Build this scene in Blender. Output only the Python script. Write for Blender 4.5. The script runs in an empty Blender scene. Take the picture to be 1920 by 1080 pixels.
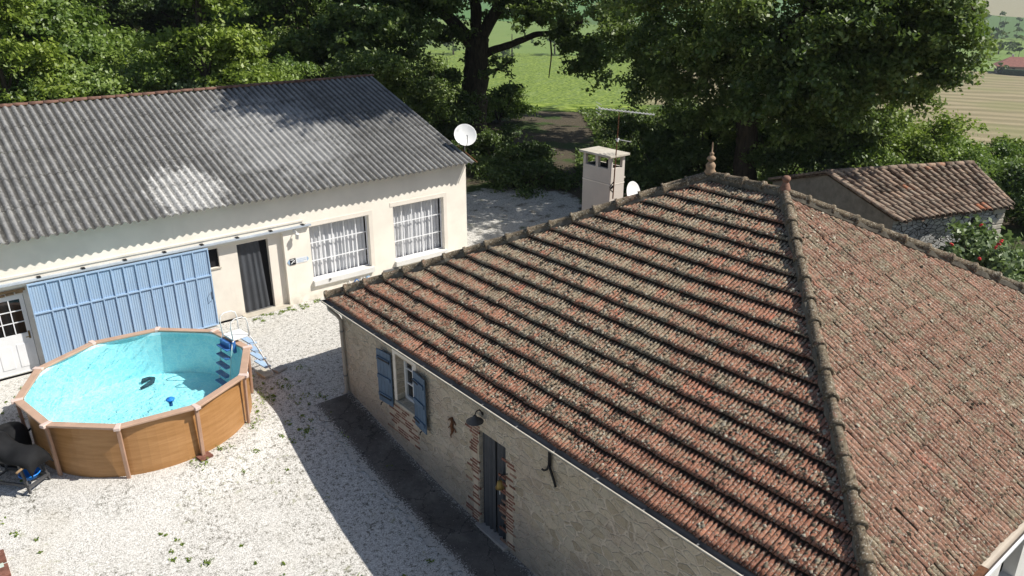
import bpy, math, random
import numpy as np
from mathutils import Vector, Matrix
rad = math.radians
random.seed(7); RNG = np.random.default_rng(7)
S = bpy.context.scene
# ---------------------------------------------------------------- camera, sky, sun, exposure
cd = bpy.data.cameras.new("Camera"); cam = bpy.data.objects.new("Camera", cd); S.collection.objects.link(cam)
cam.location = (0, 0, 9); cam.rotation_euler = (rad(90 - 21.655), 0, rad(50.83 - 90))
cd.sensor_width = 36; cd.lens = 36 * 1464.6 / 1920; cd.clip_start = .1; cd.clip_end = 9000; S.camera = cam
SUN = Vector((.69, -.61, 1.0)).normalized()
W = bpy.data.worlds.new("World"); S.world = W; W.use_nodes = True
wn = W.node_tree.nodes; wl = W.node_tree.links
sky = wn.new('ShaderNodeTexSky'); sky.sky_type = 'NISHITA'; sky.sun_disc = False
sky.sun_elevation = math.asin(SUN.z); sky.sun_rotation = math.atan2(SUN.x, SUN.y)
wl.new(sky.outputs[0], wn['Background'].inputs[0]); wn['Background'].inputs[1].default_value = .064
ld = bpy.data.lights.new("Sun", 'SUN'); ld.energy = 4.6; ld.angle = rad(.5); ld.color = (1, .95, .87)
lo = bpy.data.objects.new("Sun", ld); S.collection.objects.link(lo); lo.rotation_euler = SUN.to_track_quat('Z', 'Y').to_euler()
S.view_settings.view_transform = 'Standard'; S.view_settings.look = 'None'; S.view_settings.gamma = 1
S.view_settings.exposure = 0.5
S.cycles.max_bounces = 8; S.cycles.transparent_max_bounces = 12; S.cycles.caustics_refractive = False; S.cycles.caustics_reflective = False

# ---------------------------------------------------------------- helpers: objects
C = S.collection
def tag(o, label=None, cat=None, group=None, kind=None):
    if label: o['label'] = label
    if cat: o['category'] = cat
    if group: o['group'] = group
    if kind: o['kind'] = kind
    return o
def empty(name, loc=(0, 0, 0), rz=0):
    o = bpy.data.objects.new(name, None); C.objects.link(o); o.location = loc; o.rotation_euler = (0, 0, rz); o.empty_display_size = .2; return o
def link(name, me, mat=None, parent=None, smooth=False):
    o = bpy.data.objects.new(name, me); C.objects.link(o)
    if mat is not None:
        for m in (mat if isinstance(mat, (list, tuple)) else [mat]): me.materials.append(m)
    if parent is not None:
        o.parent = parent
        if parent.parent is None: o.matrix_parent_inverse = Matrix.Identity(4)
    if smooth: me.polygons.foreach_set('use_smooth', [True] * len(me.polygons))
    return o
def npmesh(name, V, F, attrs=None, fattrs=None):
    """fast mesh from arrays; F is (n,4) or (n,3)"""
    V = np.asarray(V, np.float32); F = np.asarray(F, np.int32); k = F.shape[1]
    me = bpy.data.meshes.new(name); me.vertices.add(len(V)); me.vertices.foreach_set('co', V.ravel())
    me.loops.add(F.size); me.loops.foreach_set('vertex_index', F.ravel())
    me.polygons.add(len(F)); me.polygons.foreach_set('loop_start', np.arange(0, F.size, k, dtype=np.int32))
    me.polygons.foreach_set('loop_total', np.full(len(F), k, np.int32))
    for a, v in (attrs or {}).items():
        at = me.attributes.new(a, 'FLOAT', 'POINT'); at.data.foreach_set('value', np.asarray(v, np.float32).ravel())
    for a, v in (fattrs or {}).items():
        at = me.attributes.new(a, 'FLOAT', 'FACE'); at.data.foreach_set('value', np.asarray(v, np.float32).ravel())
    me.update(calc_edges=True); me.validate(); return me
class MB:
    def __init__(s): s.v = []; s.f = []; s.m = []; s.mi = 0
    def quad(s, *p):
        n = len(s.v); s.v += [tuple(q) for q in p]; s.f.append(tuple(range(n, n + len(p)))); s.m.append(s.mi)
    def box(s, a, b, M=None):
        x0, y0, z0 = a; x1, y1, z1 = b; n = len(s.v)
        P = [(x0,y0,z0),(x1,y0,z0),(x1,y1,z0),(x0,y1,z0),(x0,y0,z1),(x1,y0,z1),(x1,y1,z1),(x0,y1,z1)]
        if M is not None: P = [tuple(M @ Vector(p)) for p in P]
        s.v += P
        for f in ((0,3,2,1),(4,5,6,7),(0,1,5,4),(1,2,6,5),(2,3,7,6),(3,0,4,7)):
            s.f.append(tuple(n + i for i in f)); s.m.append(s.mi)
        return s
    def bar(s, p, q, w, h, up=(0, 0, 1)):
        p = Vector(p); q = Vector(q); d = q - p; L = d.length; d.normalize(); up = Vector(up)
        r = d.cross(up)
        if r.length < 1e-4: r = d.cross(Vector((1, 0, 0)))
        r.normalize(); u = r.cross(d)
        M = Matrix((r, d, u)).transposed().to_4x4(); M.translation = p
        return s.box((-w/2, 0, -h/2), (w/2, L, h/2), M)
    def tube(s, pts, rr, n=8, caps=True):
        pts = [Vector(p) for p in pts]
        if not hasattr(rr, '__len__'): rr = [rr] * len(pts)
        ref = None; b = len(s.v)
        for i, p in enumerate(pts):
            d = (pts[min(i+1, len(pts)-1)] - pts[max(i-1, 0)]).normalized()
            if ref is None: ref = Vector((0, 0, 1)) if abs(d.z) < .9 else Vector((1, 0, 0))
            a = d.cross(ref).normalized(); c = a.cross(d).normalized(); ref = c
            # keep frame continuous
            for k in range(n):
                t = 2 * math.pi * k / n; s.v.append(tuple(p + (a * math.cos(t) + c * math.sin(t)) * rr[i]))
        for i in range(len(pts) - 1):
            for k in range(n):
                s.f.append((b+i*n+k, b+i*n+(k+1)%n, b+(i+1)*n+(k+1)%n, b+(i+1)*n+k)); s.m.append(s.mi)
        if caps:
            s.f.append(tuple(b + k for k in reversed(range(n)))); s.m.append(s.mi)
            e = b + (len(pts)-1)*n; s.f.append(tuple(e + k for k in range(n))); s.m.append(s.mi)
        return s
    def lathe(s, prof, c=(0, 0, 0), n=16, M=None):
        b = len(s.v)
        for r, z in prof:
            for k in range(n):
                t = 2*math.pi*k/n; p = Vector((r*math.cos(t), r*math.sin(t), z))
                if M is not None: p = M @ p
                s.v.append(tuple(p + Vector(c)))
        for i in range(len(prof)-1):
            for k in range(n):
                s.f.append((b+i*n+k, b+i*n+(k+1)%n, b+(i+1)*n+(k+1)%n, b+(i+1)*n+k)); s.m.append(s.mi)
        return s
    def build(s, name, mat, parent=None, smooth=False, bevel=0):
        me = bpy.data.meshes.new(name); me.from_pydata(s.v, [], s.f); me.polygons.foreach_set('material_index', s.m)
        me.update(); o = link(name, me, mat, parent, smooth)
        if bevel:
            m = o.modifiers.new('Bevel', 'BEVEL'); m.width = bevel; m.segments = 2; m.limit_method = 'ANGLE'
        return o
def holed(mb, P0, U, Vd, L, H, holes, depth):
    """wall sheet from P0 along U (length L) and up Vd (height H); holes (u0,u1,v0,v1[,depth]) get reveals going inward (-normal)"""
    P0 = Vector(P0); U = Vector(U); Vd = Vector(Vd); N = U.cross(Vd).normalized()
    us = sorted({0, L, *[h[0] for h in holes], *[h[1] for h in holes]}); vs = sorted({0, H, *[h[2] for h in holes], *[h[3] for h in holes]})
    P = lambda u, v, d=0: P0 + U*u + Vd*v - N*d
    for i in range(len(us)-1):
        for j in range(len(vs)-1):
            uc = (us[i]+us[i+1])/2; vc = (vs[j]+vs[j+1])/2
            if any(h[0] < uc < h[1] and h[2] < vc < h[3] for h in holes): continue
            mb.quad(P(us[i],vs[j]), P(us[i+1],vs[j]), P(us[i+1],vs[j+1]), P(us[i],vs[j+1]))
    for h in holes:
        a, b, c, d = h[:4]; D = h[4] if len(h) > 4 else depth
        mb.quad(P(a,c), P(a,d), P(a,d,D), P(a,c,D)); mb.quad(P(b,c,D), P(b,d,D), P(b,d), P(b,c))
        mb.quad(P(a,d), P(b,d), P(b,d,D), P(a,d,D)); mb.quad(P(a,c,D), P(b,c,D), P(b,c), P(a,c))
# true geometry of sight lines from the drone (used only to find distances and places)
def ray(px, py):
    y, p = rad(50.83), rad(21.655)
    fw = Vector((math.cos(y)*math.cos(p), math.sin(y)*math.cos(p), -math.sin(p))); r = Vector((math.sin(y), -math.cos(y), 0)); u = r.cross(fw)
    return fw + r*((px-960)/1464.6) - u*((py-540)/1464.6)
def P(px, py, r):
    d = ray(px, py); return Vector((0, 0, 9)) + d * (r / math.hypot(d.x, d.y))

# ---------------------------------------------------------------- helpers: materials
class NT:
    def __init__(s, name):
        s.mat = bpy.data.materials.new(name); s.mat.use_nodes = True; s.t = s.mat.node_tree; s.n = s.t.nodes; s.l = s.t.links
        s.b = s.n['Principled BSDF']; s.out = s.n['Material Output']; s.geo = s.n.new('ShaderNodeNewGeometry'); s.tc = s.n.new('ShaderNodeTexCoord')
    def _in(s, sock, v):
        if hasattr(v, 'links') or isinstance(v, bpy.types.NodeSocket): s.l.new(v, sock)
        elif v is not None:
            try: sock.default_value = v
            except Exception: sock.default_value = (*v, 1) if len(v) == 3 else v
    @property
    def pos(s): return s.geo.outputs['Position']
    @property
    def obj(s): return s.tc.outputs['Object']
    def scale(s, v, sc, rot=(0, 0, 0), loc=(0, 0, 0)):
        m = s.n.new('ShaderNodeMapping'); s._in(m.inputs[0], v); m.inputs['Scale'].default_value = sc; m.inputs['Rotation'].default_value = rot; m.inputs['Location'].default_value = loc; return m.outputs[0]
    def noise(s, sc, det=3, rough=.55, v=None, dist=0, col=False):
        n = s.n.new('ShaderNodeTexNoise'); n.inputs['Scale'].default_value = sc; n.inputs['Detail'].default_value = det; n.inputs['Roughness'].default_value = rough; n.inputs['Distortion'].default_value = dist
        s._in(n.inputs['Vector'], v if v is not None else s.pos); return n.outputs['Color' if col else 'Fac']
    def vor(s, sc, feat='F1', v=None, out='Distance', rnd=1):
        n = s.n.new('ShaderNodeTexVoronoi'); n.feature = feat; n.inputs['Scale'].default_value = sc; n.inputs['Randomness'].default_value = rnd
        s._in(n.inputs['Vector'], v if v is not None else s.pos); return n.outputs[out]
    def ramp(s, f, stops, interp='LINEAR'):
        n = s.n.new('ShaderNodeValToRGB'); s._in(n.inputs[0], f); cr = n.color_ramp; cr.interpolation = interp
        while len(cr.elements) < len(stops): cr.elements.new(.5)
        for e, (p, c) in zip(cr.elements, stops):
            e.position = p; e.color = (c, c, c, 1) if not hasattr(c, '__len__') else (*c, 1)
        return n.outputs[0]
    def step(s, f, a, b):
        n = s.n.new('ShaderNodeMapRange'); n.interpolation_type = 'SMOOTHSTEP'; s._in(n.inputs[0], f); n.inputs[1].default_value = a; n.inputs[2].default_value = b; return n.outputs[0]
    def mix(s, f, a, b, mode='MIX'):
        n = s.n.new('ShaderNodeMix'); n.data_type = 'RGBA'; n.blend_type = mode; s._in(n.inputs[0], f); s._in(n.inputs[6], a); s._in(n.inputs[7], b); return n.outputs[2]
    def math(s, op, a, b=None, c=None):
        n = s.n.new('ShaderNodeMath'); n.operation = op; s._in(n.inputs[0], a); s._in(n.inputs[1], b); s._in(n.inputs[2], c); return n.outputs[0]
    def xyz(s, v=None):
        n = s.n.new('ShaderNodeSeparateXYZ'); s._in(n.inputs[0], v if v is not None else s.pos); return n.outputs
    def comb(s, x, y, z=0):
        n = s.n.new('ShaderNodeCombineXYZ'); s._in(n.inputs[0], x); s._in(n.inputs[1], y); s._in(n.inputs[2], z); return n.outputs[0]
    def attr(s, name):
        n = s.n.new('ShaderNodeAttribute'); n.attribute_name = name; return n.outputs['Fac']
    def bump(s, h, st=.3, d=.01):
        n = s.n.new('ShaderNodeBump'); s._in(n.inputs['Height'], h); n.inputs['Strength'].default_value = st; n.inputs['Distance'].default_value = d; s.l.new(n.outputs[0], s.b.inputs['Normal']); return s
    def done(s, col, rough=.8, spec=.3, metal=0):
        s._in(s.b.inputs['Base Color'], col); s._in(s.b.inputs['Roughness'], rough); s.b.inputs['Specular IOR Level'].default_value = spec; s.b.inputs['Metallic'].default_value = metal; return s.mat
def simple(name, col, rough=.7, var=.12, sc=6, spec=.3, metal=0, bump=0):
    n = NT(name); c = Vector(col)
    f = n.noise(sc, 5, .6); k = n.mix(n.step(f, .3, .7), tuple(c*(1-var)), tuple([min(1, q*(1+var)) for q in c]))
    f2 = n.noise(sc*9, 3); k = n.mix(n.math('MULTIPLY', n.step(f2, .52, .75), .35), k, tuple(c*(1-2.2*var)))
    if bump: n.bump(f2, bump, .01)
    return n.done(k, rough, spec, metal)
# ---------------------------------------------------------------- materials
def m_gravel():
    n = NT('gravel'); big = n.noise(.55, 4); x, y, z = n.xyz()
    peb = n.vor(70, v=n.pos, out='Color'); pr, pg, pb = n.xyz(peb)
    c = n.ramp(pr, [(0, (.25, .24, .22)), (.2, (.45, .435, .405)), (.5, (.61, .595, .56)), (1, (.76, .745, .71))])
    fine = n.noise(70, 3, .7); c = n.mix(n.math('MULTIPLY', n.step(fine, .54, .68), .6), c, (.17, .155, .13))
    dk = n.noise(11, 6, .85); dm = n.math('MULTIPLY', n.step(dk, .525, .59), n.step(n.math('ADD', n.noise(.9, 4), n.math('MULTIPLY', n.step(n.xyz()[0], 2.5, 5.5), .18)), .38, .62))
    c = n.mix(n.math('MULTIPLY', dm, .85), c, (.09, .085, .06))
    # weeds and soil showing through, more of them in some places
    w = n.math('MULTIPLY', n.step(n.noise(6, 5, .7, n.scale(n.pos, (1, 1, 1), loc=(9, 3, 1))), .57, .68), n.step(n.noise(.7, 3, .5, n.scale(n.pos, (1, 1, 1), loc=(3, 7, 1))), .5, .62))
    c = n.mix(n.math('MULTIPLY', w, .7), c, (.20, .21, .09))
    c = n.mix(n.math('MULTIPLY', n.step(big, .5, .75), .35), c, (.50, .46, .38))
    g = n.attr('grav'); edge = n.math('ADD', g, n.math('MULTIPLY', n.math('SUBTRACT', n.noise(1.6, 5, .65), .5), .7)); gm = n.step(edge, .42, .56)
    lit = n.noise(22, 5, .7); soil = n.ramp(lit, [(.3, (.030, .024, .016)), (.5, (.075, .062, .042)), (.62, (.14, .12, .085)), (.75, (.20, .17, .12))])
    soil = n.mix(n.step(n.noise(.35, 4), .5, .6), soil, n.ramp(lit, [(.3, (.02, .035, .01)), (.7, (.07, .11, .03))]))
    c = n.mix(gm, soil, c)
    n.bump(n.math('ADD', n.vor(60), n.math('MULTIPLY', fine, .6)), .45, .015); return n.done(c, .93, .15)
def m_roughcast(name, col, dirt=.25, glow=None):
    n = NT(name); c = Vector(col); b = n.noise(1.3, 5, .6)
    k = n.mix(n.step(b, .35, .7), tuple(c), tuple(c*.90)); z = n.xyz()[2]
    low = n.math('MULTIPLY', n.math('SUBTRACT', 1, n.step(z, -.1, .55)), n.step(n.noise(3, 5, .7), .35, .7))
    k = n.mix(n.math('MULTIPLY', low, dirt*1.6), k, (.36, .31, .25))
    st = n.noise(1, 4, .7, n.scale(n.pos, (3, 3, .35))); k = n.mix(n.math('MULTIPLY', n.step(st, .56, .75), dirt*.6), k, tuple(c*.66))
    n.bump(n.noise(60, 4, .7), .25, .01); return n.done(k, .92, .1)
def m_stone():
    n = NT('stone_masonry'); x, y, z = n.xyz(); w = n.noise(1.2, 3, .5, col=True)
    v0 = n.comb(y, n.math('MULTIPLY', z, 1.6), 0)
    wv = n.mix(.22, v0, w, 'ADD')
    wv = n.mix(.07, wv, n.noise(6, 3, .6, col=True), 'ADD'); e = n.vor(4.1, 'DISTANCE_TO_EDGE', wv); cell = n.vor(4.1, 'F1', wv, 'Color'); cr, cg, cb = n.xyz(cell)
    st = n.ramp(cr, [(0, (.40, .33, .235)), (.3, (.56, .475, .35)), (.6, (.64, .55, .42)), (.8, (.50, .45, .36)), (1, (.70, .61, .48))])
    st = n.mix(n.math('MULTIPLY', n.step(n.noise(14, 5, .65), .35, .7), .5), st, (.50, .45, .36))
    mort = n.mix(n.noise(20, 4), (.76, .67, .55), (.64, .56, .455))
    es = n.math('ADD', e, n.math('MULTIPLY', n.math('SUBTRACT', n.noise(9, 4, .7), .5), .20))
    # old lime render still covers most of the northern (y large) half
    cover = n.step(n.math('ADD', n.math('MULTIPLY', n.step(y, 7.5, 11.5), .17), n.noise(1.1, 5, .65)), .58, .78)
    m = n.math('MULTIPLY', n.math('MAXIMUM', n.step(es, .02, .12), n.math('MULTIPLY', n.step(n.noise(1.9, 4), .47, .6), .7)), n.math('SUBTRACT', 1, n.math('MULTIPLY', cover, .5)))
    c = n.mix(m, mort, st)
    pink = n.math('MULTIPLY', n.step(n.noise(.8, 4, .6, n.scale(n.pos, (1, 1, 1), loc=(5, 2, 8))), .5, .65), .35); c = n.mix(pink, c, (.50, .40, .34))
    c = n.mix(n.math('MULTIPLY', n.math('SUBTRACT', 1, n.step(n.math('ADD', z, n.math('MULTIPLY', n.noise(2.5, 5, .7), .6)), .0, .5)), .45), c, (.30, .28, .26))
    n.bump(n.math('ADD', n.math('MULTIPLY', n.step(es, .02, .12), .7), n.noise(25, 5, .7)), .9, .05); pit = n.noise(13, 6, .85); c = n.mix(n.math('MULTIPLY', n.step(pit, .55, .62), .5), c, (.20, .165, .12)); return n.done(c, .92, .12)
def m_tile(name, red=(.34, .13, .085), mode='W'):
    """red clay tiles, weathered: a tone per tile, lichen and moss patches, dirt lying in the valleys, course shadows painted in at risers and laps"""
    n = NT(name); t = n.attr('tr'); p = n.attr('prof'); x, y, z = n.xyz()
    clay = n.ramp(n.math('ADD', t, n.math('MULTIPLY', n.math('SUBTRACT', n.noise(7, 3), .5), .7)), [(0, (.12, .062, .045)), (.3, (.20, .098, .068)), (.55, (.265, .138, .095)), (.8, (.32, .185, .13)), (.93, (.36, .19, .135)), (1, (.38, .16, .11))])
    clay = n.mix(n.step(n.noise(18, 4, .6), .4, .7), clay, (.27, .16, .125))
    big = n.noise(.45, 4, .55); mid = n.noise(4.5, 5, .7); fin = n.noise(22, 5, .85)
    if mode == 'W':   # lichen thick in the middle and north, thin to the south-west corner
        zone = n.math('MULTIPLY', n.step(n.math('ADD', y, n.math('MULTIPLY', x, .55)), 9.6, 14.5), .055)
        zone = n.math('ADD', zone, n.math('MULTIPLY', n.step(x, 7.4, 9.0), .03))
    elif mode == 'S': zone = .055
    else: zone = .15
    amt = n.math('ADD', n.math('ADD', n.math('MULTIPLY', mid, .40), n.math('MULTIPLY', fin, .45)), n.math('ADD', n.math('MULTIPLY', big, .15), zone))
    amt = n.math('ADD', amt, n.math('MULTIPLY', n.math('SUBTRACT', t, .5), -.07))
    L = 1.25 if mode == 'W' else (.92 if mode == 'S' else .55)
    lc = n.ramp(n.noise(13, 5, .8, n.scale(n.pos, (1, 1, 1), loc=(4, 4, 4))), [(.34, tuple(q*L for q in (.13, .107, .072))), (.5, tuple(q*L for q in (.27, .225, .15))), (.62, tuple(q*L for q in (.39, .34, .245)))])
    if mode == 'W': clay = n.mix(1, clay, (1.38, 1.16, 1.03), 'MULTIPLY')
    elif mode == 'S': clay = n.mix(1, clay, (1.0, 1.02, 1.0), 'MULTIPLY')
    c = n.mix(n.math('MULTIPLY', n.step(amt, .54, .61), .9), clay, lc)
    sp = n.noise(34, 3, .7, n.scale(n.pos, (1, 1, 1), loc=(1, 2, 3))); c = n.mix(n.math('MULTIPLY', n.step(sp, .585, .62), .8), c, (.50, .47, .39))
    dkn = n.noise(17, 5, .85, n.scale(n.pos, (1, 1, 1), loc=(7, 1, 5))); c = n.mix(n.math('MULTIPLY', n.step(dkn, .545, .58), .88), c, (.03, .026, .02))
    dirt_shade = n.math('MULTIPLY', n.math('SUBTRACT', 1, n.step(n.math('ADD', p, n.math('MULTIPLY', n.math('SUBTRACT', n.noise(16, 4), .5), .7)), .10, .45)), .95)
    c = n.mix(dirt_shade, c, (.03, .025, .02))
    n.bump(n.math('ADD', fin, n.math('MULTIPLY', mid, .6)), .7, .015); return n.done(c, .93, .15)
def m_bluedoor():
    n = NT('blue_paint'); x, y, z = n.xyz(); w = n.math('SINE', n.math('MULTIPLY', x, 2*math.pi/.055)); c = n.mix(n.step(n.noise(1, 5, .7, n.scale(n.pos, (4, 4, .5))), .35, .7), (.285, .415, .585), (.35, .475, .625)); c = n.mix(n.math('MULTIPLY', n.step(n.noise(11, 5, .8), .6, .7), .4), c, (.40, .43, .45)); n.bump(w, .5, .006); return n.done(c, .5, .3)
def m_moss():
    n = NT('moss_cushion'); return n.done(n.ramp(n.attr('tone'), [(0, (.03, .027, .02)), (.4, (.13, .11, .08)), (.75, (.33, .29, .22)), (1, (.48, .44, .35))]), .95, .05)
def m_fibre():
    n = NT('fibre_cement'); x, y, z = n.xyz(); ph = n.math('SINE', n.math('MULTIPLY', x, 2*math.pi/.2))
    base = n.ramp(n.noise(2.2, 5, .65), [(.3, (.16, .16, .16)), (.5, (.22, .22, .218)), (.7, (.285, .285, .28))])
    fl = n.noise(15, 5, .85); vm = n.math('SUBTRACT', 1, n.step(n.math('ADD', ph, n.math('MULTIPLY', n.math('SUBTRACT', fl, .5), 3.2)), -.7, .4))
    d = Vector((0, 0, 0)); ex = lambda cx, cy, rx, ry: n.math('SQRT', n.math('ADD', n.math('POWER', n.math('DIVIDE', n.math('SUBTRACT', x, cx), rx), 2), n.math('POWER', n.math('DIVIDE', n.math('SUBTRACT', y, cy), ry), 2)))
    nz = n.math('MULTIPLY', n.math('SUBTRACT', n.noise(2.4, 6, .8), .5), 2.2)
    A = n.math('SUBTRACT', 1, n.step(n.math('ADD', ex(6.1, 21.2, 1.0, 1.1), nz), .75, 1.15))
    B = n.math('SUBTRACT', 1, n.step(n.math('ADD', ex(9.7, 23.4, 2.1, 2.6), nz), .6, 1.2))
    c = n.mix(n.math('MULTIPLY', B, .55), base, (.42, .42, .415)); A = n.math('MULTIPLY', A, n.math('SUBTRACT', 1, n.math('MULTIPLY', n.step(fl, .48, .54), .7))); c = n.mix(n.math('MULTIPLY', A, 1.), c, (.58, .575, .555)); sk = n.noise(1, 5, .7, n.scale(n.pos, (7, .45, .45))); c = n.mix(n.math('MULTIPLY', n.step(sk, .53, .66), .45), c, (.10, .098, .09))
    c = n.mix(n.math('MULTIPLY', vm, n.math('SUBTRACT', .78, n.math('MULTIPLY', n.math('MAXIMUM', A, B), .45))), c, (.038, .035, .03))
    sp = n.noise(14, 5, .9, n.scale(n.pos, (1, 1, 1), loc=(3, 1, 2))); c = n.mix(n.math('MULTIPLY', n.step(sp, .585, .63), .85), c, (.50, .49, .43))
    sp2 = n.noise(12, 5, .9, n.scale(n.pos, (1, 1, 1), loc=(8, 1, 2))); c = n.mix(n.math('MULTIPLY', n.step(sp2, .56, .60), .7), c, (.04, .037, .03))
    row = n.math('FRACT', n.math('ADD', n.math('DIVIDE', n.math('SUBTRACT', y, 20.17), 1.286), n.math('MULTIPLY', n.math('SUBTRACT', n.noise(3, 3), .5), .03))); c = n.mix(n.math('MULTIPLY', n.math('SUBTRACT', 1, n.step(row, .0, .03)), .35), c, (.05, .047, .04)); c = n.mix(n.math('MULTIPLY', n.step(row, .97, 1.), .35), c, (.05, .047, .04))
    n.bump(fl, .4, .015); return n.done(c, .93, .12)
def m_leaf(name, dark, mid, lite, trans=.35):
    n = NT(name); t = n.attr('tone'); c = n.ramp(t, [(0, dark), (.5, mid), (1, lite)])
    d = n.n.new('ShaderNodeBsdfDiffuse'); tr = n.n.new('ShaderNodeBsdfTranslucent'); g = n.n.new('ShaderNodeBsdfGlossy'); g.inputs['Roughness'].default_value = .45; g.inputs[0].default_value = (1, 1, 1, 1)
    n._in(d.inputs[0], c); n._in(tr.inputs[0], n.mix(.5, c, (.16, .26, .03), 'MIX'))
    m = n.n.new('ShaderNodeMixShader'); m.inputs[0].default_value = trans; n.l.new(d.outputs[0], m.inputs[1]); n.l.new(tr.outputs[0], m.inputs[2])
    g.inputs['Roughness'].default_value = .5; m2 = n.n.new('ShaderNodeMixShader'); m2.inputs[0].default_value = .035; n.l.new(m.outputs[0], m2.inputs[1]); n.l.new(g.outputs[0], m2.inputs[2]); n.l.new(m2.outputs[0], n.out.inputs[0]); return n.mat
def m_bark(name='bark', c1=(.035, .028, .02), c2=(.11, .09, .065)):
    n = NT(name); f = n.noise(1, 6, .7, n.scale(n.pos, (9, 9, 2))); n.bump(f, .8, .05); return n.done(n.ramp(f, [(.3, c1), (.7, c2)]), .95, .1)
def m_wood_panel():
    n = NT('wood_look_sheet'); x, y, z = n.xyz(); g = n.noise(1, 5, .6, n.scale(n.pos, (1.6, 1.6, 16)), dist=.15)
    c = n.ramp(g, [(.3, (.33, .165, .055)), (.5, (.39, .20, .075)), (.72, (.45, .245, .10))]); return n.done(c, .42, .4)
def m_conc(name, a, b, sc=3):
    n = NT(name); f = n.noise(sc, 6, .7); c = n.ramp(f, [(.3, a), (.7, b)]); g = n.noise(sc*14, 3, .7); c = n.mix(n.math('MULTIPLY', n.step(g, .55, .7), .4), c, tuple(Vector(a)*.6)); n.bump(g, .35, .01); return n.done(c, .9, .2)
def m_path():
    n = NT('dark_concrete_path'); f = n.noise(1.1, 6, .7); c = n.ramp(f, [(.3, (.07, .064, .058)), (.5, (.12, .11, .10)), (.7, (.21, .195, .175))]); x, y, z = n.xyz()
    g = n.noise(9, 5, .8); c = n.mix(n.math('MULTIPLY', n.step(g, .55, .68), .6), c, (.04, .037, .032))
    edge = n.math('MAXIMUM', n.math('SUBTRACT', 1, n.step(x, 6.33, 6.75)), n.math('MULTIPLY', n.step(x, 7.15, 7.45), .5)); sp = n.noise(30, 5, .8); m = n.step(n.math('ADD', sp, n.math('MULTIPLY', edge, .25)), .62, .68); c = n.mix(m, c, (.52, .50, .46))
    k = n.vor(1.1, 'DISTANCE_TO_EDGE', n.mix(.5, n.pos, n.noise(2, 4, .7, col=True), 'ADD')); c = n.mix(n.math('MULTIPLY', n.math('SUBTRACT', 1, n.step(k, .004, .016)), .6), c, (.02, .02, .018)); n.bump(g, .4, .01); return n.done(c, .85, .25)
def m_canal():
    n = NT('canal_tile'); t = n.attr('tr')
    c = n.ramp(t, [(0, (.07, .05, .038)), (.35, (.20, .14, .105)), (.7, (.34, .25, .19)), (.94, (.40, .27, .19)), (1, (.44, .17, .09))])
    f = n.noise(5, 5, .7); c = n.mix(n.math('MULTIPLY', n.step(f, .42, .66), .8), c, (.33, .28, .22))
    g = n.noise(19, 5, .75); c = n.mix(n.math('MULTIPLY', n.step(g, .54, .66), .75), c, (.06, .05, .038)); n.bump(g, .6, .02); return n.done(c, .93, .15)
def m_rubble():
    n = NT('rubble_stone'); x, y, z = n.xyz(); u = n.math('ADD', n.math('MULTIPLY', x, .944), n.math('MULTIPLY', y, -.33)); v0 = n.comb(u, n.math('MULTIPLY', z, 1.7), 0); wv = n.mix(.06, v0, n.noise(2, 3, .5, col=True), 'ADD')
    e = n.vor(4.6, 'DISTANCE_TO_EDGE', wv); cr = n.xyz(n.vor(4.6, 'F1', wv, 'Color'))[0]
    st = n.ramp(cr, [(0, (.32, .32, .31)), (.5, (.46, .46, .45)), (1, (.62, .62, .60))]); st = n.mix(n.step(n.noise(16, 5, .7), .4, .7), st, (.42, .42, .41))
    c = n.mix(n.step(e, .015, .06), (.06, .058, .052), st); n.bump(n.step(e, 0, .1), .8, .05); return n.done(c, .93, .1)
def m_water():
    n = NT('pool_water'); n.n.remove(n.b); v = n.pos
    h = n.math('ADD', n.math('MULTIPLY', n.noise(3, 2, .5, v, .6), .6), n.math('MULTIPLY', n.noise(13, 3, .5, v, .8), .25))
    b = n.n.new('ShaderNodeBump'); n._in(b.inputs['Height'], h); b.inputs['Strength'].default_value = .5; b.inputs['Distance'].default_value = .09
    tr = n.n.new('ShaderNodeBsdfTransparent'); tr.inputs[0].default_value = (.74, .975, .99, 1)
    rf = n.n.new('ShaderNodeBsdfRefraction'); rf.inputs['IOR'].default_value = 1.33; rf.inputs['Roughness'].default_value = 0; rf.inputs[0].default_value = (.74, .975, .99, 1); n.l.new(b.outputs[0], rf.inputs['Normal'])
    g = n.n.new('ShaderNodeBsdfGlossy'); g.inputs['Roughness'].default_value = .03; n.l.new(b.outputs[0], g.inputs['Normal'])
    fr = n.n.new('ShaderNodeFresnel'); fr.inputs[0].default_value = 1.33; n.l.new(b.outputs[0], fr.inputs['Normal'])
    m = n.n.new('ShaderNodeMixShader'); n.l.new(fr.outputs[0], m.inputs[0]); n.l.new(tr.outputs[0], m.inputs[1]); n.l.new(g.outputs[0], m.inputs[2]); n.l.new(m.outputs[0], n.out.inputs[0]); return n.mat
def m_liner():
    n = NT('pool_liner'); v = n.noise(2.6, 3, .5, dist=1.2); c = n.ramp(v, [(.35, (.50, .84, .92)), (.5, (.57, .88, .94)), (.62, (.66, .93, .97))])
    e = n.vor(7, 'DISTANCE_TO_EDGE', n.mix(.35, n.pos, n.noise(3.5, 4, .6, col=True), 'ADD')); c = n.mix(n.math('MULTIPLY', n.math('SUBTRACT', 1, n.step(e, .0, .10)), .8), c, (.84, .99, 1)); return n.done(c, .6, .2)  # mottle and pale web lines paint rippling caustic light into the liner colour
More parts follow.
